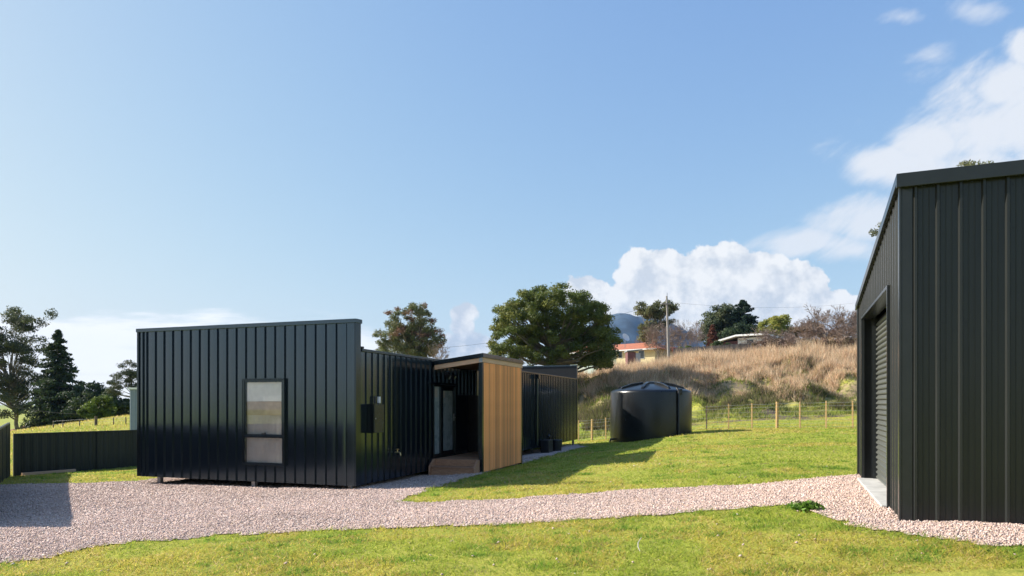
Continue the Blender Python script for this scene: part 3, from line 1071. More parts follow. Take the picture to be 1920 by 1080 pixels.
for i in range(n_s):
    link('door_slat', sme, rdr, (0, 0, zs + i * sh))
lk = MB().box(rd - .005, dy0g + .18, -.34, rd + .012, dy0g + .30, -.22).box(rd - .02, dy0g + .20, -.30, rd - .005, dy0g + .28, -.285)
lk.build('lock_handle', M['pvc'], rdr)

# ------------------------------------------------------------------ water tank
tz = -1.83
tank = thing('water_tank', 'round black polyethylene rainwater tank with ribbed domed top behind the house', 'water tank', (TANK[0], TANK[1], tz))
R_, H_ = 1.90, 2.40
prof = [(R_ - .02, -.25), (R_, .0), (R_ + .005, .8), (R_, H_ - .12), (R_ - .02, H_ - .04), (R_ - .07, H_), (R_ - .16, H_ + .035), (1.2, H_ + .18), (.55, H_ + .31), (.3, H_ + .34), (.02, H_ + .35)]
MB().lathe(prof, 72).build('shell', M['poly'], tank, smooth=True)
rb = MB()
rb.prism([(.42, .31), (1.05, .21), (1.60, .085), (1.74, -.02), (1.70, -.02), (1.55, .17), (1.05, .33), (.45, .42)], 'y', -.06, .06)
rbm = rb.mesh('roof_rib', M['poly'], bevel=.015)
for i in range(8):
    link('roof_rib', rbm, tank, (0, 0, H_), math.radians(20 + 45 * i))
MB().lathe([(.28, H_ + .33), (.28, H_ + .40), (.2, H_ + .43), (.02, H_ + .435)], 24).build('hatch', M['poly'], tank, smooth=True)
an = math.radians(-62)
ox, oy = math.cos(an) * (R_ + .06), math.sin(an) * (R_ + .06)
MB().tube([(ox, oy, 0.0), (ox, oy, H_ - .02), (ox * .93, oy * .93, H_ + .10)], .05, 10).build('overflow_pipe', M['pvc'], tank, smooth=True)
ox2, oy2 = math.cos(an + .09) * (R_ + .03), math.sin(an + .09) * (R_ + .03)
MB().box(ox2 - .09, oy2 - .04, H_ - .22, ox2 + .05, oy2 + .06, H_ + .05).build('strainer_box', M['pvc'], tank, bevel=.02)
an = math.radians(197)
ox, oy = math.cos(an), math.sin(an)
MB().tube([(ox * R_, oy * R_, .12), (ox * (R_ + .2), oy * (R_ + .2), .12), (ox * (R_ + .23), oy * (R_ + .23), .0)], .045, 8).build('outlet_valve', M['pvc'], tank, smooth=True)

# ------------------------------------------------------------------ Colorbond style fence on the left
FC = Vector((-15.4, 21.0, 0))


def sheet_fence(p0, p1, z_top, zb0, zb1, label, name='metal_fence'):
    d = Vector((p1[0] - p0[0], p1[1] - p0[1], 0))
    L = d.length
    f = thing(name, label, 'fence', (p0[0], p0[1], 0), math.atan2(d.y, d.x))
    n = max(2, int(L / .235))
    w = L / n
    zl = min(zb0, zb1) - .12
    prof = [(0, .0), (.03, -.018), (.07, -.018), (.10, .0), (w * .62, .0), (w * .66, .012), (w * .82, .012), (w * .86, 0), (w, 0)]
    b = MB()
    for z in (zl, z_top): b.v += [(x, y_, z) for x, y_ in prof]
    for i in range(len(prof) - 1): b.f.append((i, i + 1, len(prof) + i + 1, len(prof) + i))
    me = b.mesh('fence_sheet', M['fence_metal'])
    for i in range(n): link('fence_sheet', me, f, (i * w, 0, 0))
    box('top_rail', M['fence_metal'], f, -.02, -.028, z_top - .03, L + .02, .026, z_top + .018)
    k = max(1, round(L / 2.36))
    for i in range(k + 1):
        x = L * i / k
        box('post', M['fence_metal'], f, x - .025, -.032, zl, x + .025, .032, z_top - .031)
    return f


sheet_fence((-15.35, 21.05), (-11.2, 26.9), -.97, -2.26, -2.2, 'dark ribbed metal boundary fence running behind the house towards the blue shed')
sheet_fence((-8.0, 10.08), (-15.40, 20.9), -.62, -1.8, -2.25, 'dark ribbed metal fence whose shadow falls over the gravel')
# timber sleeper at the foot of the fence
q0, q1 = Vector((-15.2, 20.7, 0)), Vector((-14.2, 22.2, 0))
d = q1 - q0
sl = thing('timber_sleeper', 'pale timber sleeper lying at the foot of the dark metal fence', 'timber', (-15.05, 20.95, g1(-15.05, 20.95) + .02), math.atan2(5.85, 4.15))
box('beam', M['pine'], sl, 0, -.05, 0, 1.5, .05, .09, .005)

# small blue grey shed
bs = thing('blue_grey_shed', 'small blue grey metal shed beyond the left boundary fence', 'shed', at(242, 780, 34), math.radians(-12))
zb = g1(bs.location.x, bs.location.y) - bs.location.z - .2
ztop = (HY - 730) / F * 34 - bs.location.z
box('wall', M['blue_metal'], bs, .02, .02, zb, 2.6, 3.0, ztop)
b = MB()
w = .22
pr = [(0, 0), (.03, -.02), (.06, -.02), (.09, 0), (w, 0)]
for z in (zb, ztop): b.v += [(x, y_, z) for x, y_ in pr]
for i in range(4): b.f.append((i, i + 1, 6 + i, 5 + i))
me = b.mesh('wall_sheet', M['blue_metal'])
for i in range(11): link('wall_sheet', me, bs, (.06 + i * w, .018, 0))
box('roof', M['white_paint'], bs, -.06, -.06, ztop + .001, 2.7, 3.1, ztop + .09)

# ------------------------------------------------------------------ farm wire fence
wf = thing('wire_fence', 'timber post and wire farm fence along the foot of the grassy bank', 'fence')
FL = [(-2.0, 47.5), (1.5, 45.0), (4.9, 42.3), (7.5, 40.3), (10.5, 37.7), (13.2, 35.3), (16.2, 32.9), (19.5, 30.2)]
# posts as the photo shows them: column, kind
posts = [(1085, 0), (1110, 2), (1136, 0), (1165, 0), (1195, 0), (1225, 0), (1255, 0), (1285, 0), (1325, 1), (1366, 0), (1410, 0), (1457, 3), (1500, 0), (1549, 0), (1599, 0), (1650, 0), (1700, 3), (1760, 0)]


def on_line(px):
    k = (px - CX) / F
    for (x0, y0), (x1, y1) in zip(FL, FL[1:]):
        a, b = x0 - k * y0, x1 - k * y1
        if a <= 0 <= b:
            t = a / (a - b)
            return x0 + (x1 - x0) * t, y0 + (y1 - y0) * t
    return None


PH = 1.32
tops = []
for px, kind in posts:
    q = on_line(px)
    if q is None: continue
    x, y_ = q
    z = g1(x, y_)
    r = {0: .045, 1: .04, 2: .07, 3: .075}[kind]
    m_ = M['post_dark'] if kind in (1,) else M['post_timber']
    lean = random.uniform(-.015, .015)
    nseg = 10 if kind in (2, 3) else 4
    MB().tube([(0, 0, -.3), (lean * .5, 0, PH * .5), (lean, 0, PH + random.uniform(-.03, .05))], [r, r, r * .96], nseg).build('post', m_, wf, (x, y_, z), random.uniform(0, .4))
    tops.append((x, y_, z))
for h in (.10, .26, .44, .64, .86, 1.10, 1.26):
    pts = []
    for (p, q) in zip(tops, tops[1:]):
        for t in (0, .5):
            x = p[0] + (q[0] - p[0]) * t; y_ = p[1] + (q[1] - p[1]) * t; z = p[2] + (q[2] - p[2]) * t
            pts.append((x - .04, y_ - .05, z + h - (.012 if t else 0)))
    MB().tube(pts, .0035 if h < 1 else .0045, 4).build('wire', M['wire'], wf)
# far paddock wire fence on the left
pf = thing('paddock_fence', 'low wire fence with dark posts crossing the sunlit paddock on the left', 'fence')
pts = []
for px, py in ((100, 806), (118, 806), (149, 803), (180, 801), (213, 798), (236, 796)):
    x, y_, _ = at(px, py, 46)
    z = g1(x, y_)
    r = .09 if px == 180 else .035
    MB().tube([(0, 0, -.2), (0, 0, .62 if px == 180 else .5)], r, 6).build('post', M['post_dark'], pf, (x, y_, z))
    pts.append((x, y_ - .06, z))
for h in (.25, .45):
    MB().tube([(p[0], p[1], p[2] + h) for p in pts], .005, 4).build('wire', M['wire'], pf)

# ------------------------------------------------------------------ trees


def limb(b, p0, p1, r0, r1, n=5, sag=0.0, seg=4):
    p0, p1 = Vector(p0), Vector(p1)
    L = (p1 - p0).length
    pts, rr = [], []
    for i in range(seg + 1):
        t = i / seg
        p = p0.lerp(p1, t)
        p.z += sag * math.sin(math.pi * t) * L
        if 0 < i < seg:
            p += Vector((random.uniform(-1, 1), random.uniform(-1, 1), random.uniform(-.5, .5))) * L * .035
        pts.append(p); rr.append(r0 + (r1 - r0) * t)
    b.tube(pts, rr, n)
    return pts


def leaf_quads(C, Rd, n, size, cols, weights=None, shell=.45, flat=0.0, aspect=.5, up_bias=.35):
    """n leaves per clump, spread through the volume of each clump"""
    K = len(C)
    C = np.repeat(np.asarray(C), n, 0); Rd = np.repeat(np.asarray(Rd), n, 0)
    N = len(C)
    d = rng.normal(size=(N, 3)); d /= np.linalg.norm(d, axis=1)[:, None]
    r = rng.random(N) ** shell
    r *= 1 + rng.normal(size=N) * .08
    P = C + d * r[:, None] * Rd
    nrm = d * .9 + rng.normal(size=(N, 3)) * .8; nrm[:, 2] += up_bias
    nrm /= np.linalg.norm(nrm, axis=1)[:, None]
    t = np.cross(nrm, rng.normal(size=(N, 3))); t /= np.linalg.norm(t, axis=1)[:, None]
    t[:, 2] -= flat; t /= np.linalg.norm(t, axis=1)[:, None]
    bt = np.cross(nrm, t)
    s = size * rng.uniform(.6, 1.35, N)[:, None]
    V = np.stack([P - t * s, P + bt * s * aspect, P + t * s, P - bt * s * aspect], 1)
    cols = np.asarray(cols, float)
    ci = rng.choice(len(cols), K, p=weights)
    cc = np.repeat(cols[ci], n, 0)
    alt = cols[rng.choice(len(cols), N, p=weights)]
    m = rng.random(N)[:, None] * .5
    col = (cc * (1 - m) + alt * m) * rng.uniform(.72, 1.25, N)[:, None]
    return V, np.repeat(col, 4, 0)


def sample_union(ell, n, Y, depth, outer=.38):
    """clump centres inside a union of ellipses given in photo pixels at distance Y, spread in depth"""
    out = []
    s = Y / F
    area = np.array([e[2] * e[3] for e in ell], float)
    while len(out) < n:
        e = ell[rng.choice(len(ell), p=area / area.sum())]
        d = rng.normal(size=3); d /= np.linalg.norm(d)
        r = rng.random() ** outer
        out.append((((e[0] + d[0] * r * e[2] - CX) * s), Y + d[1] * r * depth, (HY - (e[1] - d[2] * r * e[3])) * s))
    return np.array(out)


def broad_tree(name, label, ell, Y, base_px, clumps, cr, leaves, size, cols, weights=None, trunk_r=.25, bark='bark', depth=None,
               limb_n=26, outer=.38, group=None, cat='tree', flat=0.0, squash=.62, shell=.45, aspect=.5, fork=.35):
    s = Y / F
    bx = (base_px - CX) * s
    bz = g1(bx, Y)
    t = thing(name, label, cat, (bx, Y, bz), 0, group)
    if depth is None: depth = max(e[2] for e in ell) * s
    C = sample_union(ell, clumps, Y, depth, outer)
    C -= np.array([bx, Y, bz])
    C[:, 2] = np.maximum(C[:, 2], .25)
    rad = np.stack([rng.uniform(.7, 1.3, clumps) * cr, rng.uniform(.7, 1.3, clumps) * cr, rng.uniform(.7, 1.3, clumps) * cr * squash], 1)
    top = C[:, 2].max()
    cx = C[:, 0].mean()
    if trunk_r:
        b = MB()
        f0 = Vector((cx * .35, 0, top * fork))
        tip = Vector((cx, 0, top * .85))
        b.tube([(0, 0, -.3), (0, 0, .1), (cx * .15, 0, top * fork * .5), f0], [trunk_r * 1.35, trunk_r, trunk_r * .85, trunk_r * .7], 8)
        main = limb(b, f0, tip, trunk_r * .7, trunk_r * .12, 6, 0, 6)
        for i in rng.permutation(clumps)[:limb_n]:
            c = Vector(C[i])
            tt = min(.9, max(0.0, (c.z / top - fork) * .8))
            a = f0.lerp(tip, tt * .8)
            midp = a.lerp(c, .5) + Vector((0, 0, -.06 * (c - a).length))
            r0 = trunk_r * (.42 - .25 * tt)
            limb(b, a, midp, r0, r0 * .6, 5, 0, 2)
            limb(b, midp, c, r0 * .6, r0 * .15, 4, .05, 3)
        b.build('trunk', M[bark], t, smooth=True)
    V, col = leaf_quads(C, rad, leaves, size, cols, weights, shell, flat, aspect)
    link('crown', raw_mesh('crown', V, 4, M['leaf'], col), t)
    return t


def conifer(name, label, cxp, ytop, ybot, wpx, Y, cols, rows=26, group=None, seed=0, leaves=46, size=.2, droop=.25, bias=0.0, taper=.8):
    s = Y / F
    x = (cxp - CX) * s
    z0 = g1(x, Y)
    t = thing(name, label, 'tree', (x, Y, z0), 0, group)
    H = (HY - ytop) * s - z0
    Rm = wpx * .5 * s
    b = MB()
    b.tube([(0, 0, -.2), (0, 0, H * .5), (0, 0, H * .97)], [H * .022, H * .013, .02], 7)
    C, Rd = [], []
    zlow = max(.3, (HY - ybot) * s - z0)
    for i in range(rows):
        f = i / (rows - 1)
        z = zlow + (H - zlow) * f
        R = Rm * ((1 - f) ** taper * .95 + .05)
        nb = int(7 + 5 * (1 - f))
        for j in range(nb):
            a = random.uniform(0, 2 * math.pi)
            r = R * random.uniform(.6, 1.12)
            tip = Vector((math.cos(a) * r, math.sin(a) * r, -droop * r + random.uniform(-.1, .2)))
            if bias and math.cos(a) > .5: tip.x *= 1 + bias
            limb(b, (0, 0, z), Vector((0, 0, z)) + tip, .05 * (1 - f) + .015, .008, 3, .06, 2)
            for q in (.3, .55, .8, 1.0):
                c = Vector((0, 0, z)) + tip * q
                C.append(c); k = max(.16, R * .2)
                Rd.append((k * 1.1, k * 1.1, k * .45))
    b.build('trunk', M['bark'], t)
    V, col = leaf_quads(C, Rd, max(6, leaves // 3), size, cols, None, .6, .35, .32, .2)
    link('crown', raw_mesh('crown', V, 4, M['leaf'], col), t)
    return t


def bare_tree(name, label, cxp, ytop, wpx, Y, group=None, r0=.12, depth=5, n0=3, stems=1, mat_='twig', spread=.62, cat='tree', twr=.012):
    s = Y / F
    x = (cxp - CX) * s
    z0 = g1(x, Y)
    H = (HY - ytop) * s - z0
    t = thing(name, label, cat, (x, Y, z0), 0, group)
    trunks = []; tw = MB()

    def grow(p, d, L, r, lev):
        q = p + d * L + Vector((random.uniform(-1, 1), random.uniform(-1, 1), 0)) * L * .1
        tgt = trunks[-1] if lev <= 1 else tw
        mid = p.lerp(q, .5) + Vector((random.uniform(-1, 1), random.uniform(-1, 1), random.uniform(-1, 1))) * L * .07
        tgt.tube([p, mid, q], [r, r * .8, r * .62], 6 if lev <= 1 else 3)
        if lev >= depth: return
        for i in range(n0 if lev < depth - 1 else n0 + 1):
            nd = (d + Vector((random.gauss(0, 1), random.gauss(0, 1), random.gauss(.12, .6))) * spread).normalized()
            nd.z = max(nd.z, -.15)
            st = q if i < 2 else p.lerp(q, random.uniform(.45, .9))
            grow(st, nd, L * random.uniform(.62, .82), max(r * .55, twr), lev + 1)
    Rm = wpx * .5 * s
    for i in range(stems):
        trunks.append(MB())
        a = random.uniform(0, 6.28)
        off = Vector((math.cos(a), math.sin(a), 0)) * (Rm * .45 if stems > 1 else 0) * random.random()
        d = Vector((random.uniform(-.25, .25), random.uniform(-.25, .25), 1)).normalized()
        grow(off + Vector((0, 0, -.1)), d, H * .31 * random.uniform(.85, 1.1), r0 * random.uniform(.8, 1.1), 0)
    # fit the growth into the outline seen in the photo
    allv = np.array(sum((q.v for q in trunks), []) + tw.v)
    zmax = allv[:, 2].max(); xm = np.percentile(np.abs(allv[:, 0]), 97)
    kz, kx = H / zmax, Rm / max(xm, .1)
    for q in (*trunks, tw):
        q.v = [(v[0] * kx, v[1] * kx, v[2] * kz) for v in q.v]
    for q in trunks: q.build('trunk', M['bark'] if mat_ == 'twig' else M[mat_], t, smooth=True)
    tw.build('branches', M[mat_], t)
    return t


GREEN_D = [(0.07, 0.098, 0.024), (0.11, 0.145, 0.033), (0.155, 0.18, 0.04), (0.23, 0.235, 0.055)]
GREEN_E = [(0.11, 0.125, 0.055), (0.16, 0.17, 0.07), (0.13, 0.14, 0.06), (0.20, 0.20, 0.085)]
CONI = [(0.03, 0.05, 0.022), (0.045, 0.07, 0.028), (0.06, 0.085, 0.034)]

# left group, against the light
broad_tree('eucalyptus_tree', 'tall open eucalypt with several thin stems, tallest tree at the left', [(8, 615, 50, 45), (62, 600, 30, 22), (25, 680, 58, 55), (75, 660, 32, 26), (45, 740, 55, 45), (-45, 660, 50, 80)],
           72, 42, 165, .85, 170, .15, [(0.07, 0.085, 0.045), (0.10, 0.115, 0.06), (0.085, 0.09, 0.05)], trunk_r=.26, bark='bark', limb_n=70, flat=.5, squash=.6, aspect=.34, fork=.22)
conifer('conifer_tree', 'dark green bushy conifer beside the tall eucalypt on the left', 108, 622, 800, 118, 68, CONI, 30, leaves=60, size=.19)
broad_tree('dark_tree', 'dark shrubby tree growing at the foot of the conifer', [(150, 752, 42, 36), (190, 765, 36, 28), (175, 740, 22, 18)], 66, 160, 44, .8, 210, .13, CONI, trunk_r=.12)
broad_tree('bright_shrub', 'bright yellow green shrub in the sunlit hedge before the dark trees', [(196, 762, 26, 22), (178, 775, 22, 16)], 62, 190, 30, .5, 200, .12, [(0.10, 0.15, 0.025), (0.14, 0.19, 0.03), (0.08, 0.12, 0.02)], trunk_r=.06, cat='shrub', fork=.1)
broad_tree('hedge_shrub', 'green rounded shrub behind the sunlit hedge near the blue grey shed', [(190, 742, 40, 9), (222, 758, 24, 22), (215, 775, 28, 14)], 66, 215, 34, .55, 190, .13, [(0.06, 0.09, 0.022), (0.085, 0.115, 0.03), (0.05, 0.07, 0.02)], trunk_r=.08, cat='shrub', fork=.1)
broad_tree('wispy_tree', 'loose feathery tree rising behind the blue grey shed', [(247, 700, 20, 22), (215, 722, 14, 24), (262, 720, 22, 30)], 60, 246, 46, .45, 130, .11, [(0.06, 0.075, 0.04), (0.085, 0.095, 0.05)], trunk_r=.1, flat=.4, aspect=.3)
broad_tree('distant_tree', 'low dark tree crown just clearing the skyline behind the hedge', [(160, 728, 16, 10), (192, 733, 10, 8)], 110, 165, 14, .7, 160, .18, CONI, trunk_r=.1)

# behind the house
broad_tree('round_eucalypt', 'domed eucalypt with reddish patches seen over the low house roof', [(770, 600, 44, 34), (735, 640, 34, 36), (800, 635, 34, 38), (768, 650, 52, 36)],
           88, 772, 230, .62, 150, .14, [(0.12, 0.14, 0.05), (0.17, 0.18, 0.07), (0.14, 0.155, 0.06), (0.26, 0.135, 0.095)], [.33, .25, .24, .18], trunk_r=.3, bark='pale_bark', limb_n=90, flat=.25, squash=.72, aspect=.36, fork=.2, outer=.26)
bare_tree('leafless_tree', 'small grey leafless tree between the domed eucalypt and the porch roof', 826, 641, 46, 84, r0=.10, depth=5, stems=2, mat_='twig')
broad_tree('spreading_tree', 'largest dark green spreading tree behind the far end of the house', [(1035, 580, 82, 44), (985, 600, 55, 46), (1105, 610, 50, 42), (960, 640, 42, 34), (1125, 645, 36, 36), (1040, 650, 70, 38), (945, 668, 36, 18), (1120, 672, 34, 20)],
           58, 1028, 400, .58, 260, .10, GREEN_D, [.25, .33, .27, .15], trunk_r=.42, limb_n=80, squash=.68, depth=4.0, fork=.12, outer=.22, aspect=.42)
broad_tree('pole_eucalypt', 'pale green eucalypt standing just behind the power pole', [(1215, 580, 22, 16), (1240, 592, 22, 26), (1205, 575, 12, 10), (1256, 575, 10, 12), (1215, 620, 18, 22)],
           96, 1226, 84, .72, 160, .16, GREEN_E, trunk_r=.25, bark='pale_bark', limb_n=40, flat=.4, squash=.55, aspect=.35)
for (cxp, yt, w_, Y, st, lab) in ((1216, 612, 50, 104, 4, 'leafless grey brown thicket beside the yellow house'), (1232, 600, 60, 86, 4, 'leafless brown shrub directly behind the power pole foot'),
                                  (1275, 596, 64, 86, 4, 'wide leafless brown shrub right of the power pole'), (1306, 600, 44, 90, 3, 'narrow leafless shrub left of the russet conifer')):
    bare_tree('bare_shrub', lab, cxp, yt, w_, Y, 'leafless shrubs around the power pole', r0=.07, depth=6, stems=st, cat='shrub', twr=.011)
broad_tree('grey_green_tree', 'grey green rounded tree left of the tall dark conifer on the bank', [(1352, 595, 24, 24), (1335, 620, 24, 26), (1365, 620, 30, 34)], 98, 1355, 120, .85, 190, .16, [(0.10, 0.125, 0.06), (0.14, 0.155, 0.075), (0.08, 0.10, 0.05)], trunk_r=.22, limb_n=30)
conifer('cedar_tree', 'dark blue green conifer with level boughs above the white house', 1392, 566, 650, 72, 96, [(0.022, 0.045, 0.028), (0.032, 0.058, 0.035), (0.045, 0.07, 0.04)], 22, leaves=60, size=.22, droop=-.12, bias=.25, taper=.6)
broad_tree('dark_pine', 'dark green bushy tree below the cedar', [(1385, 630, 34, 26), (1360, 640, 22, 18)], 92, 1384, 46, .8, 190, .17, CONI, trunk_r=.2)
conifer('russet_conifer', 'narrow russet brown conifer on the bank top', 1336, 612, 657, 24, 84, [(0.15, 0.055, 0.035), (0.20, 0.08, 0.045), (0.11, 0.045, 0.03)], 20, leaves=40, size=.13, taper=.55)
broad_tree('round_shrub', 'small clipped looking round green shrub in front of the white house', [(1355, 650, 20, 12)], 78, 1355, 34, .35, 170, .10, [(0.05, 0.08, 0.03), (0.08, 0.11, 0.04), (0.11, 0.14, 0.05)], trunk_r=.05, cat='shrub', fork=.1)
broad_tree('green_bush', 'light green bush near the red bush by the power pole', [(1285, 656, 15, 7)], 80, 1285, 16, .3, 140, .10, [(0.10, 0.14, 0.035), (0.14, 0.17, 0.05)], trunk_r=.03, cat='shrub', fork=.1)
broad_tree('red_bush', 'small red leaved bush right of the power pole', [(1268, 657, 7, 6)], 80, 1268, 9, .25, 120, .10, [(0.28, 0.05, 0.05), (0.20, 0.04, 0.04)], trunk_r=.03, cat='shrub', fork=.1)
broad_tree('domed_tree', 'yellow green dome shaped tree on the bank', [(1452, 618, 31, 30), (1440, 635, 30, 20), (1468, 630, 26, 24)], 92, 1452, 170, .62, 230, .12, [(0.32, 0.33, 0.06), (0.40, 0.38, 0.09), (0.23, 0.25, 0.055)], trunk_r=.2, squash=.6)
broad_tree('olive_tree', 'low olive brown leafy tree right of the domed tree', [(1515, 620, 24, 16), (1490, 622, 16, 10)], 90, 1510, 30, .6, 150, .14, [(0.10, 0.09, 0.035), (0.13, 0.10, 0.04), (0.16, 0.09, 0.04)], trunk_r=.12)
for (cxp, yt, w_, Y, st, dp, r, lab) in ((1440, 604, 76, 72, 4, 5, .09, 'wide leafless thicket in front of the white house'), (1492, 615, 70, 74, 4, 5, .08, 'low leafless thicket right of the domed tree'),
                                         (1548, 566, 86, 74, 1, 6, .20, 'tall leafless tree with forked pale trunk on the bank'), (1592, 570, 76, 72, 3, 6, .12, 'dense leafless brown tree beside the grey shed edge'),
                                         (1640, 560, 70, 74, 3, 6, .12, 'leafless brown tree partly hidden by the grey shed'),
                                         (1520, 598, 74, 80, 3, 6, .10, 'leafless tree behind the forked pale trunk'), (1468, 628, 84, 70, 5, 5, .06, 'lowest leafless scrub before the green roofed shed'),
                                         (1572, 606, 70, 78, 4, 6, .09, 'leafless brown scrub between the two tall bare trees'), (1610, 590, 60, 70, 4, 6, .09, 'leafless brown scrub touching the shed edge')):
    bare_tree('bare_tree', lab, cxp, yt, w_, Y, 'leafless trees along the bank top', r0=r, depth=dp, stems=st, twr=.015)
for (cxp, w_, lab) in ((1450, 44, 'low brown bramble on the bank crest below the domed tree'), (1520, 50, 'low brown bramble on the bank crest below the olive tree'), (1585, 44, 'low brown bramble on the bank crest close to the grey shed')):
    broad_tree('bramble', lab, [(cxp, 648, w_, 9), (cxp + 12, 644, w_ * .6, 9)], 71, cxp, 60, .38, 150, .07, [(0.17, 0.105, 0.075), (0.22, 0.14, 0.10), (0.13, 0.10, 0.05)], trunk_r=.03, cat='shrub', fork=.1)
broad_tree('shed_eucalypt', 'tall eucalypt whose leafy top shows over the grey shed roof', [(1808, 352, 46, 50), (1790, 420, 90, 60), (1692, 452, 56, 60), (1750, 520, 110, 90)], 40, 1770, 230, .42, 150, .09, GREEN_E, trunk_r=.3, bark='pale_bark', limb_n=230, flat=.4, aspect=.35)

# ------------------------------------------------------------------ houses on the bank
hy = thing('yellow_house', 'cream weatherboard house with orange red hipped roof behind the big tree', 'house', at(1228, 690, 92), -.68)
sc = 92 / F
zz = lambda py: (HY - py) * sc - hy.location.z
L = 176 * sc * 1.25
sv = sc * 1.25
gb = g1(hy.location.x, 92) - hy.location.z - .6
box('wall', M['cream'], hy, -66 * sv, 0, gb, 0, 8, zz(652))
box('wall', M['pale_green'], hy, -L, .6, gb, -66.1 * sv, 8, zz(652))
b = MB()
e, ri = zz(653), zz(636)
x0, x1 = -L - .4, .55
b.v += [(x0, -.6, e), (x1, -.6, e), (x1, 12.45, e), (x0, 12.45, e), (x0 + 3, 4, ri), (x1 - 3, 4, ri)]
b.f += [(0, 1, 5, 4), (1, 2, 5), (2, 3, 4, 5), (3, 0, 4), (3, 2, 1, 0)]
rf = b.build('roof', M['roof_tile'], hy)
box('gutter', M['white_paint'], hy, x0, -.66, e - .16, x1, -.605, e - .01)
ch = box('chimney', M['red_brick'], rf, -17 * sv, 2, zz(648), -11 * sv, 2.6, zz(622))
for (xa, xb, ya, yb) in ((-42, -35, 655, 664), (-27, -18, 656, 671), (-62, -56, 656, 668)):
    w_ = MB().box(xa * sv - .06, -.05, zz(yb) - .06, xb * sv + .06, -.002, zz(ya) + .06).build('window', M['white_paint'], hy)
    box('pane', M['dark_glass'], w_, xa * sv, -.07, zz(yb), xb * sv, -.052, zz(ya))
for xa in (-150, -118, -90):
    w_ = MB().box(xa * sv - .06, .54, zz(675), xa * sv + 1.1, .597, zz(660)).build('window', M['white_paint'], hy)
    box('pane', M['dark_glass'], w_, xa * sv, .52, zz(674), xa * sv + 1.04, .538, zz(661))
sd = thing('satellite_dish', 'white satellite dish on a short mast above the orange roof', 'dish', at(1172, 640, 92))
MB().tube([(0, 0, -.9), (0, 0, .35)], .04, 6).build('mast', M['galv'], sd)
dish = MB().lathe([(.05, 0), (.35, .06), (.58, .17), (.60, .17), (.36, .045), (.05, -.02)], 24).build('dish', M['white_plastic'], sd, smooth=True)
dish.location = (0, -.1, .45); dish.rotation_euler = (math.radians(62), 0, math.radians(35))
os_ = thing('garden_outhouse', 'small faded red and grey outhouse with skillion roof below the yellow house', 'outhouse', at(1190, 688, 82))
sc2 = 82 / F
z2 = lambda py: (HY - py) * sc2 - os_.location.z
ob = g1(os_.location.x, 82) - os_.location.z - .4
box('wall', M['red_paint'], os_, -13 * sc2, 0, ob, 2 * sc2, 1.8, z2(660))
box('door', M['grey_paint'], os_, 2.1 * sc2, .02, ob, 11 * sc2, 1.8, z2(662))
b = MB(); b.prism([(-15 * sc2, z2(659)), (14 * sc2, z2(656)), (14 * sc2, z2(654.5)), (-15 * sc2, z2(657.5))], 'y', -.25, 2)
b.build('roof', M['grey_paint'], os_)

wh = thing('white_house', 'low white house with red panel and thin pitched roof behind the bare thicket', 'house', at(1340, 660, 86), -.68)
sc3 = 86 / F
z3 = lambda py: (HY - py) * sc3 - wh.location.z
wb = g1(wh.location.x, 86) - wh.location.z - .8
box('wall', M['white_paint'], wh, 44 * sc3, 0, wb, 96 * sc3, 6, z3(637))
box('red_wall', M['red_paint'], wh, 14 * sc3, .0, wb, 43.9 * sc3, 6, z3(642))
b = MB(); b.prism([(-1 * sc3, z3(645)), (44 * sc3, z3(634)), (98 * sc3, z3(634.5)), (98 * sc3, z3(631.5)), (44 * sc3, z3(631)), (-1 * sc3, z3(641.5))], 'y', -.7, 6.5)
b.build('roof', M['white_paint'], wh)
w_ = box('window', M['white_paint'], wh, 60 * sc3, -.04, z3(652), 74 * sc3, -.002, z3(640))
box('pane', M['dark_glass'], w_, 61 * sc3, -.06, z3(651), 73 * sc3, -.042, z3(641))
gs = thing('green_shed', 'low green roofed shed half hidden by bare trees on the bank top', 'shed', at(1470, 650, 84))
gbz = g1(gs.location.x, 84) - gs.location.z - .3
box('wall', M['white_paint'], gs, 0, 0, gbz, 4.6, 3, .35)
b = MB(); b.prism([(-.2, .351), (4.9, .351), (2.3, 1.0)], 'y', -.3, 3.3); b.build('roof', mat('green_roof', (0.20, 0.34, 0.26), .6), gs)

# far left reddish roof
rl = thing('red_roofed_house', 'small house with dull red roof low behind the fence at far left', 'house', at(22, 812, 75))
q = 75 / F
lb = g1(rl.location.x, 75) - rl.location.z - .5
box('wall', M['white_paint'], rl, 0, 0, min(lb, -1.5), 44 * q, 5, .25)
b = MB(); b.v += [(-.3, -.4, .251), (46 * q, -.4, .251), (46 * q, 5.4, .251), (-.3, 5.4, .251), (12 * q, 2.5, 1.05), (34 * q, 2.5, 1.05)]
b.f += [(0, 1, 5, 4), (1, 2, 5), (2, 3, 4, 5), (3, 0, 4), (3, 2, 1, 0)]
b.build('roof', M['red_brick'], rl)
w_ = box('window', M['white_paint'], rl, 16 * q, -.03, -.75, 24 * q, -.002, -.02)
box('pane', M['dark_glass'], w_, 17 * q, -.05, -.7, 23 * q, -.032, -.07)

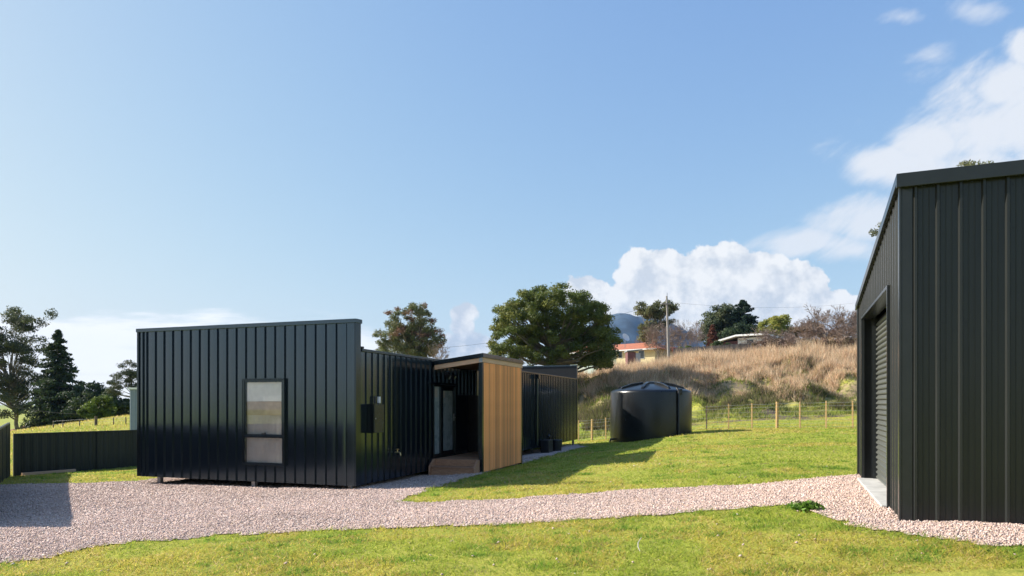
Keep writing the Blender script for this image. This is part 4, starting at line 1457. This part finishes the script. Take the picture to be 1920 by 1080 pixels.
# grey paling fence on the bank top
pf2 = thing('paling_fence', 'weathered grey timber paling fence along the top of the bank', 'fence')
pa, pb = at(1262, 668, 74), at(1425, 656, 77)
n_p = 90
for i in range(n_p):
    f = i / n_p
    x = pa[0] + (pb[0] - pa[0]) * f; y_ = pa[1] + (pb[1] - pa[1]) * f
    zt_ = pa[2] + (pb[2] - pa[2]) * f + .85 + random.uniform(-.03, .03)
    zb_ = g1(x, y_) - .2
    o = MB().box(0, 0, zb_, .10, .02, zt_).build('paling', M['old_timber'], pf2, (x, y_, 0))
for h in (.35, -.3):
    MB().tube([(pa[0], pa[1] + .06, pa[2] + h), (pb[0], pb[1] + .06, pb[2] + h)], .04, 4).build('rail', M['old_timber'], pf2)

# power pole and its lines
pp = thing('power_pole', 'pale weathered timber power pole standing on the bank top', 'pole', at(1254, 670, 76))
z_t = (HY - 555) / F * 76 - pp.location.z
x_t = (1250 - 1254) / F * 76
MB().tube([(0, 0, -1.2), (x_t * .5, 0, z_t * .5), (x_t, 0, z_t)], [.16, .135, .10], 12).build('shaft', M['pole'], pp, smooth=True)
box('cross_arm', M['pole'], pp, x_t - .62, -.14, z_t - .95, x_t + .5, -.02, z_t - .83)
for xi in (-.5, .38):
    MB().lathe([(.03, 0), (.05, .04), (.03, .08), (.045, .11), (.02, .14)], 10).build('insulator', M['white_plastic'], pp, (x_t + xi, -.08, z_t - .83))
MB().tube([(x_t + .05, 0, z_t), (x_t + .05, 0, z_t + .35)], .03, 6).build('cap_rod', M['galv'], pp)


def cable(name, label, p, q, sag, r=.013):
    p, q = Vector(p), Vector(q)
    pts = []
    for i in range(15):
        t = i / 14
        v = p.lerp(q, t); v.z -= sag * 4 * t * (1 - t)
        pts.append(v)
    o = MB().tube(pts, r, 4).build(name, M['pvc'], None)
    return tag(o, label, 'cable')


T = pp.matrix_world
top = Vector(pp.location) + Vector((x_t - .5, -.08, z_t - .70))
cable('power_line', 'power cable running from the pole behind the big tree to the left', top, at(700, 655, 100), 1.6, .014)
cable('power_line', 'power cable running from the pole to the right above the bank', top + Vector((.88, 0, 0)), at(1660, 560, 95), .9, .008)
cable('power_line', 'slack cable across the trees at the far left', at(-60, 742, 62), at(262, 772, 62), .8, .010)

# ------------------------------------------------------------------ mountain
xs = np.linspace(0, 900, 70); ys = np.linspace(1500, 2700, 40)
gx, gy = np.meshgrid(xs, ys)
prof_x = np.array([0, 120, 230, 290, 370, 480, 600, 720, 900]) * 1.0
prof_z = np.array([20, 120, 225, 255, 262, 215, 150, 90, 10])
ridge = np.interp(gx * 2000 / gy * 1.0, prof_x, prof_z)
fade = np.clip(1 - np.abs(gy - 2000) / 520, 0, 1); fade = fade * fade * (3 - 2 * fade)
gz = -14 + (ridge + 12) * fade + (vnoise(gx / 45, gy / 60, 21) - .5) * 30 * fade + (vnoise(gx / 17, gy / 20, 22) - .5) * 9 * fade
V = np.stack([gx, gy, gz], -1).reshape(-1, 3)
i, j = np.meshgrid(np.arange(69), np.arange(39)); a_ = (j * 70 + i).ravel()
me = raw_mesh('hills', V, 4, mat('haze_tinted_hill', (0.026, 0.050, 0.078), .95, var=.5, scale=.03), faces=np.stack([a_, a_ + 1, a_ + 71, a_ + 70], -1))  # blue of distant haze mixed into the forest colour, besides the air volume
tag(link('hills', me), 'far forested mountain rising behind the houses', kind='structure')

# ------------------------------------------------------------------ air
hm = bpy.data.materials.new('air')
hm.use_nodes = True
hn = hm.node_tree
hn.nodes.remove(hn.nodes['Principled BSDF'])
pv = hn.nodes.new('ShaderNodeVolumePrincipled')
pv.inputs['Color'].default_value = (0.34, 0.58, 0.95, 1)
pv.inputs['Density'].default_value = 0.00009
hn.links.new(pv.outputs[0], hn.nodes['Material Output'].inputs['Volume'])
hz = MB().box(-3100, -700, -40, 3100, 3400, 330).build('haze', hm)
tag(hz, 'thin blue air between the camera and the far mountain', kind='stuff')

# ------------------------------------------------------------------ grass, stones, tussocks


def blades(P, h, w, cols, name, label, mname, lean=.5, wt=None):
    N = len(P)
    a = rng.uniform(0, 2 * math.pi, N)
    d = np.stack([np.cos(a), np.sin(a), np.zeros(N)], 1)
    le = rng.normal(size=(N, 2)) * lean
    tip = P + np.stack([le[:, 0] * h, le[:, 1] * h, h * rng.uniform(.7, 1.15, N)], 1)
    V = np.stack([P - d * w[:, None] * .5, P + d * w[:, None] * .5, tip], 1)
    cols = np.asarray(cols, float)
    c = cols[rng.choice(len(cols), N, p=wt)] * rng.uniform(.75, 1.25, N)[:, None]
    o = link(name, raw_mesh(name, V, 3, M[mname], np.repeat(c, 3, 0)))
    return tag(o, label, kind='stuff')


def wedge(n, r0, r1, half=.86, power=1.0):
    """points over the ground in view, density falling with distance"""
    u = rng.random(n)
    y = r0 * (r1 / r0) ** (u ** power)
    x = rng.uniform(-1, 1, n) * (half * y + 1.0)
    return x, y


x, y_ = wedge(430000, 5.2, 46)
ok = ~in_gravel(x, y_) & ~blocked(x, y_)
x, y_ = x[ok], y_[ok]
dens = vnoise(x * .9, y_ * .9, 31) * .6 + vnoise(x * 3.3, y_ * 3.3, 32) * .4
ok = rng.random(len(x)) < (.55 + dens)
x, y_ = x[ok], y_[ok]
P = np.stack([x, y_, ground(x, y_) - .004], 1)
clump = vnoise(x * 2.1, y_ * 2.1, 33)
h = rng.uniform(.018, .045, len(x)) * (.75 + .9 * clump ** 2) * (1 + y_ / 60)
w_ = (.0028 + .0011 * y_) * rng.uniform(.7, 1.3, len(x))
zone = vnoise(x * .35, y_ * .35, 34) + .5 * (vnoise(x * 1.4, y_ * 1.4, 35) - .5)
G_A = [(0.330, 0.418, 0.052), (0.408, 0.461, 0.062), (0.486, 0.506, 0.086), (0.243, 0.355, 0.044), (0.590, 0.515, 0.207)]
G_B = [(0.516, 0.467, 0.072), (0.614, 0.511, 0.108), (0.417, 0.407, 0.058), (0.735, 0.554, 0.252), (0.556, 0.416, 0.134)]
sel = zone < .5
tagname = 'mown green lawn grass covering the ground'
blades(P[sel], h[sel], w_[sel], G_A, 'lawn_grass', tagname, 'blade', 1.2, [.3, .3, .2, .13, .07])
blades(P[~sel], h[~sel], w_[~sel], G_B, 'yellowish_lawn_grass', 'yellower patches of the mown lawn', 'blade', 1.2, [.3, .25, .2, .12, .13])

# lush darker tufts and dead tufts scattered through the lawn
def tufts(n, r, hmin, hmax, nb, cols, name, label):
    x, y_ = wedge(n, 5.3, 30)
    ok = ~in_gravel(x, y_) & ~blocked(x, y_) & (vnoise(x * .8, y_ * .8, 51) > .42)
    x, y_ = x[ok], y_[ok]
    rr = r * rng.uniform(.5, 1.6, len(x)) * (1 + y_ / 25)
    X = np.repeat(x, nb) + rng.normal(size=len(x) * nb) * np.repeat(rr, nb)
    Y = np.repeat(y_, nb) + rng.normal(size=len(x) * nb) * np.repeat(rr, nb) * .8
    P = np.stack([X, Y, ground(X, Y) - .004], 1)
    h = rng.uniform(hmin, hmax, len(X)) * np.repeat(rng.uniform(.6, 1.3, len(x)), nb)
    blades(P, h, (.0028 + .0009 * Y), cols, name, label, 'blade', .8)


tufts(1500, .06, .025, .06, 70, [(0.20, 0.37, 0.045), (0.26, 0.42, 0.055), (0.15, 0.28, 0.04)], 'lush_grass', 'fresh green grass tufts scattered over the lawn')
tufts(900, .05, .006, .022, 55, [(0.36, 0.28, 0.16), (0.26, 0.19, 0.11), (0.44, 0.36, 0.22)], 'thatch_grass', 'dead brown thatch showing in bare spots of the lawn')

# taller blades along the edge of the gravel and around the corner tuft
EP = []
for i in range(len(GPW)):
    p, q = GPW[i], GPW[(i + 1) % len(GPW)]
    L = np.hypot(*(q - p))
    if i >= 16 and i <= 21: continue
    n = int(L * 70)
    t = rng.random(n)[:, None]
    EP.append(p + (q - p) * t + rng.normal(size=(n, 2)) * .07)
EP = np.concatenate(EP)
ok = ~blocked(EP[:, 0], EP[:, 1]) & (EP[:, 1] > 5) & ~in_gravel(EP[:, 0], EP[:, 1], .06)
EP = EP[ok]
P = np.stack([EP[:, 0], EP[:, 1], ground(EP[:, 0], EP[:, 1])], 1)
blades(P, rng.uniform(.03, .085, len(P)), (.004 + .0008 * EP[:, 1]) * np.ones(len(P)), G_A, 'edge_grass', 'longer grass fringe along the gravel edges', 'blade', .7)

# bank: straw coloured tussocks
n_t = 6500
tx = rng.uniform(-12, 46, n_t * 2); ty = rng.uniform(46.5, 74, n_t * 2)
keep = (vnoise(tx * .22, ty * .22, 41) * .6 + vnoise(tx * .7, ty * .7, 42) * .4 + np.clip((ty - 54) / 22, -.25, .35)) > .53
keep &= ~((tx < 9) & (ty > 58) & (rng.random(n_t * 2) < .75))
tx, ty = tx[keep][:n_t], ty[keep][:n_t]
nb = 46
ht = rng.uniform(.25, 1.05, len(tx)) * (.65 + .8 * np.clip((ty - 52) / 12, 0, 1))
bx_ = np.repeat(tx, nb) + rng.normal(size=len(tx) * nb) * .17
by_ = np.repeat(ty, nb) + rng.normal(size=len(tx) * nb) * .17
P = np.stack([bx_, by_, ground(bx_, by_) - .02], 1)
hh = np.repeat(ht, nb) * rng.uniform(.5, 1.15, len(bx_))
STRAW = [(0.672, 0.499, 0.325), (0.800, 0.638, 0.426), (0.528, 0.371, 0.235), (0.624, 0.394, 0.246), (0.384, 0.290, 0.157)]
blades(P, hh, .045 * np.ones(len(hh)), STRAW, 'dry_grass', 'tall straw coloured dead grass covering the bank', 'dry', .28)
# bank: darker rough scrub in patches
tx = rng.uniform(-12, 46, 9000); ty = rng.uniform(47, 71, 9000)
keep = (vnoise(tx * .3, ty * .5, 61) * .6 + vnoise(tx * 1.1, ty * 1.1, 62) * .4) > .655
tx, ty = tx[keep], ty[keep]
nb = 40
bx_ = np.repeat(tx, nb) + rng.normal(size=len(tx) * nb) * .2
by_ = np.repeat(ty, nb) + rng.normal(size=len(tx) * nb) * .2
P = np.stack([bx_, by_, ground(bx_, by_) - .02], 1)
blades(P, rng.uniform(.2, .75, len(P)), .05 * np.ones(len(P)), [(0.16, 0.13, 0.075), (0.21, 0.16, 0.10), (0.12, 0.13, 0.04), (0.16, 0.17, 0.05)], 'bank_scrub', 'dark brown green scrub patches among the dead grass', 'dry', .4)
# bank: green tufts between
tx = rng.uniform(-14, 46, 7500); ty = rng.uniform(44.5, 67, 7500)
keep = vnoise(tx * .4, ty * .4, 44) > .34
tx, ty = tx[keep], ty[keep]
nb = 26
bx_ = np.repeat(tx, nb) + rng.normal(size=len(tx) * nb) * .25
by_ = np.repeat(ty, nb) + rng.normal(size=len(tx) * nb) * .25
P = np.stack([bx_, by_, ground(bx_, by_) - .02], 1)
blades(P, rng.uniform(.1, .38, len(P)), .05 * np.ones(len(P)), [(0.24, 0.30, 0.05), (0.32, 0.36, 0.07), (0.17, 0.22, 0.045), (0.44, 0.40, 0.17)], 'bank_grass', 'rough green grass tufts on the lower bank', 'blade', .45)
# left paddock grass
tx = rng.uniform(-52, -18, 45000); ty = rng.uniform(27, 62, 45000)
P = np.stack([tx, ty, ground(tx, ty) - .02], 1)
blades(P, rng.uniform(.06, .18, len(P)), .05 * np.ones(len(P)), G_B, 'paddock_grass', 'sunlit yellow green grass of the left paddock', 'blade', .5)


def stones(x, y, s, name, label):
    N = len(x)
    base = np.array([(1, 0, 0), (-.9, .1, 0), (0, 1, .1), (.1, -1, 0), (0, 0, .8), (0, .1, -.6)], float)
    fc = np.array([(0, 2, 4), (2, 1, 4), (1, 3, 4), (3, 0, 4), (2, 0, 5), (1, 2, 5), (3, 1, 5), (0, 3, 5)])
    V = base[None] * (1 + rng.normal(size=(N, 6, 1)) * .22) * rng.uniform(.6, 1.2, (N, 1, 3))
    a = rng.uniform(0, 6.28, N); c, sn = np.cos(a)[:, None], np.sin(a)[:, None]
    X = V[..., 0] * c - V[..., 1] * sn; Y = V[..., 0] * sn + V[..., 1] * c
    tl = rng.normal(size=(N, 1)) * .5
    Z = V[..., 2] * np.cos(tl) + X * np.sin(tl)
    V = np.stack([X, Y, Z], -1) * s[:, None, None]
    V[..., 0] += x[:, None]; V[..., 1] += y[:, None]; V[..., 2] += (ground(x, y) + .012 + s * .22)[:, None]
    Fc = (np.arange(N)[:, None, None] * 6 + fc[None]).reshape(-1, 3)
    cols = np.array([(0.57, 0.42, 0.355), (0.66, 0.50, 0.42), (0.46, 0.335, 0.28), (0.74, 0.63, 0.55), (0.28, 0.22, 0.185), (0.54, 0.395, 0.28)])
    c = cols[rng.choice(6, N, p=[.32, .24, .20, .09, .06, .09])] * (rng.uniform(.84, 1.16, N) * (.86 + .28 * vnoise(x * .6, y * .9, 71)))[:, None]
    o = link(name, raw_mesh(name, V.reshape(-1, 3), 3, M['stone'], np.repeat(c, 6, 0), faces=Fc))
    return tag(o, label, kind='stuff')


x, y_ = wedge(460000, 5.5, 24, .84, 1.1)
ok = in_gravel(x, y_, .14)
x, y_ = x[ok][:135000], y_[ok][:135000]
stones(x, y_, rng.uniform(.005, .0135, len(x)) * (1 + y_ / 28), 'gravel', 'loose pinkish crushed stones covering the driveway')
# stray stones, clods and dead leaves on the lawn
x, y_ = wedge(1500, 5.5, 18)
ok = ~in_gravel(x, y_) & ~blocked(x, y_)
x, y_ = x[ok][:130], y_[ok][:130]
stones(x, y_, rng.uniform(.010, .024, len(x)), 'scattered_stones', 'stray pebbles and clods lying in the lawn')
# rough soil below the front edge of the house
u = rng.random(1500)
lx = -5.3 + 5.1 * u; ly = rng.uniform(.1, .9, 1500)
wx, wy = to_world(lx, ly, HO, HR)
o = stones(wx, wy, rng.uniform(.02, .06, 1500), 'soil_clods', 'dark rough soil under the raised house floor')
o.data.materials.clear(); o.data.materials.append(M['soil'])

# leafy weed at the corner of the gravel and a bleached twig
wx, wy, wz = hit(1512, 958)
wd = thing('leafy_weed', 'bright green leafy weed clump at the inner corner of the gravel', 'weed', (wx, wy, wz))
n = 160
C = np.stack([rng.normal(size=n) * .075, rng.normal(size=n) * .05, rng.uniform(.02, .085, n)], 1)
V, col = leaf_quads(C, np.full((n, 3), .03), 3, .035, [(0.16, 0.30, 0.04), (0.22, 0.36, 0.05), (0.12, 0.22, 0.04)], None, .5, 0, .4)
link('leaves', raw_mesh('leaves', V, 4, M['leaf'], col), wd)
b = MB()
for i in range(12):
    b.tube([(random.uniform(-.12, .12), random.uniform(-.06, .06), -.02), (random.uniform(-.16, .16), random.uniform(-.08, .08), .12)], .003, 3)
b.build('stems', M['soil'], wd)
wx, wy, wz = hit(1200, 1036)
st = MB().tube([(0, 0, .005), (-.012, .03, .04), (-.005, .07, .07), (.02, .09, .10), (.035, .10, .115)], [.004, .005, .005, .004, .002], 6).build('twig', M['stick'], None, (wx, wy, wz), smooth=True)
tag(st, 'bleached curved twig lying in the foreground lawn', 'twig')
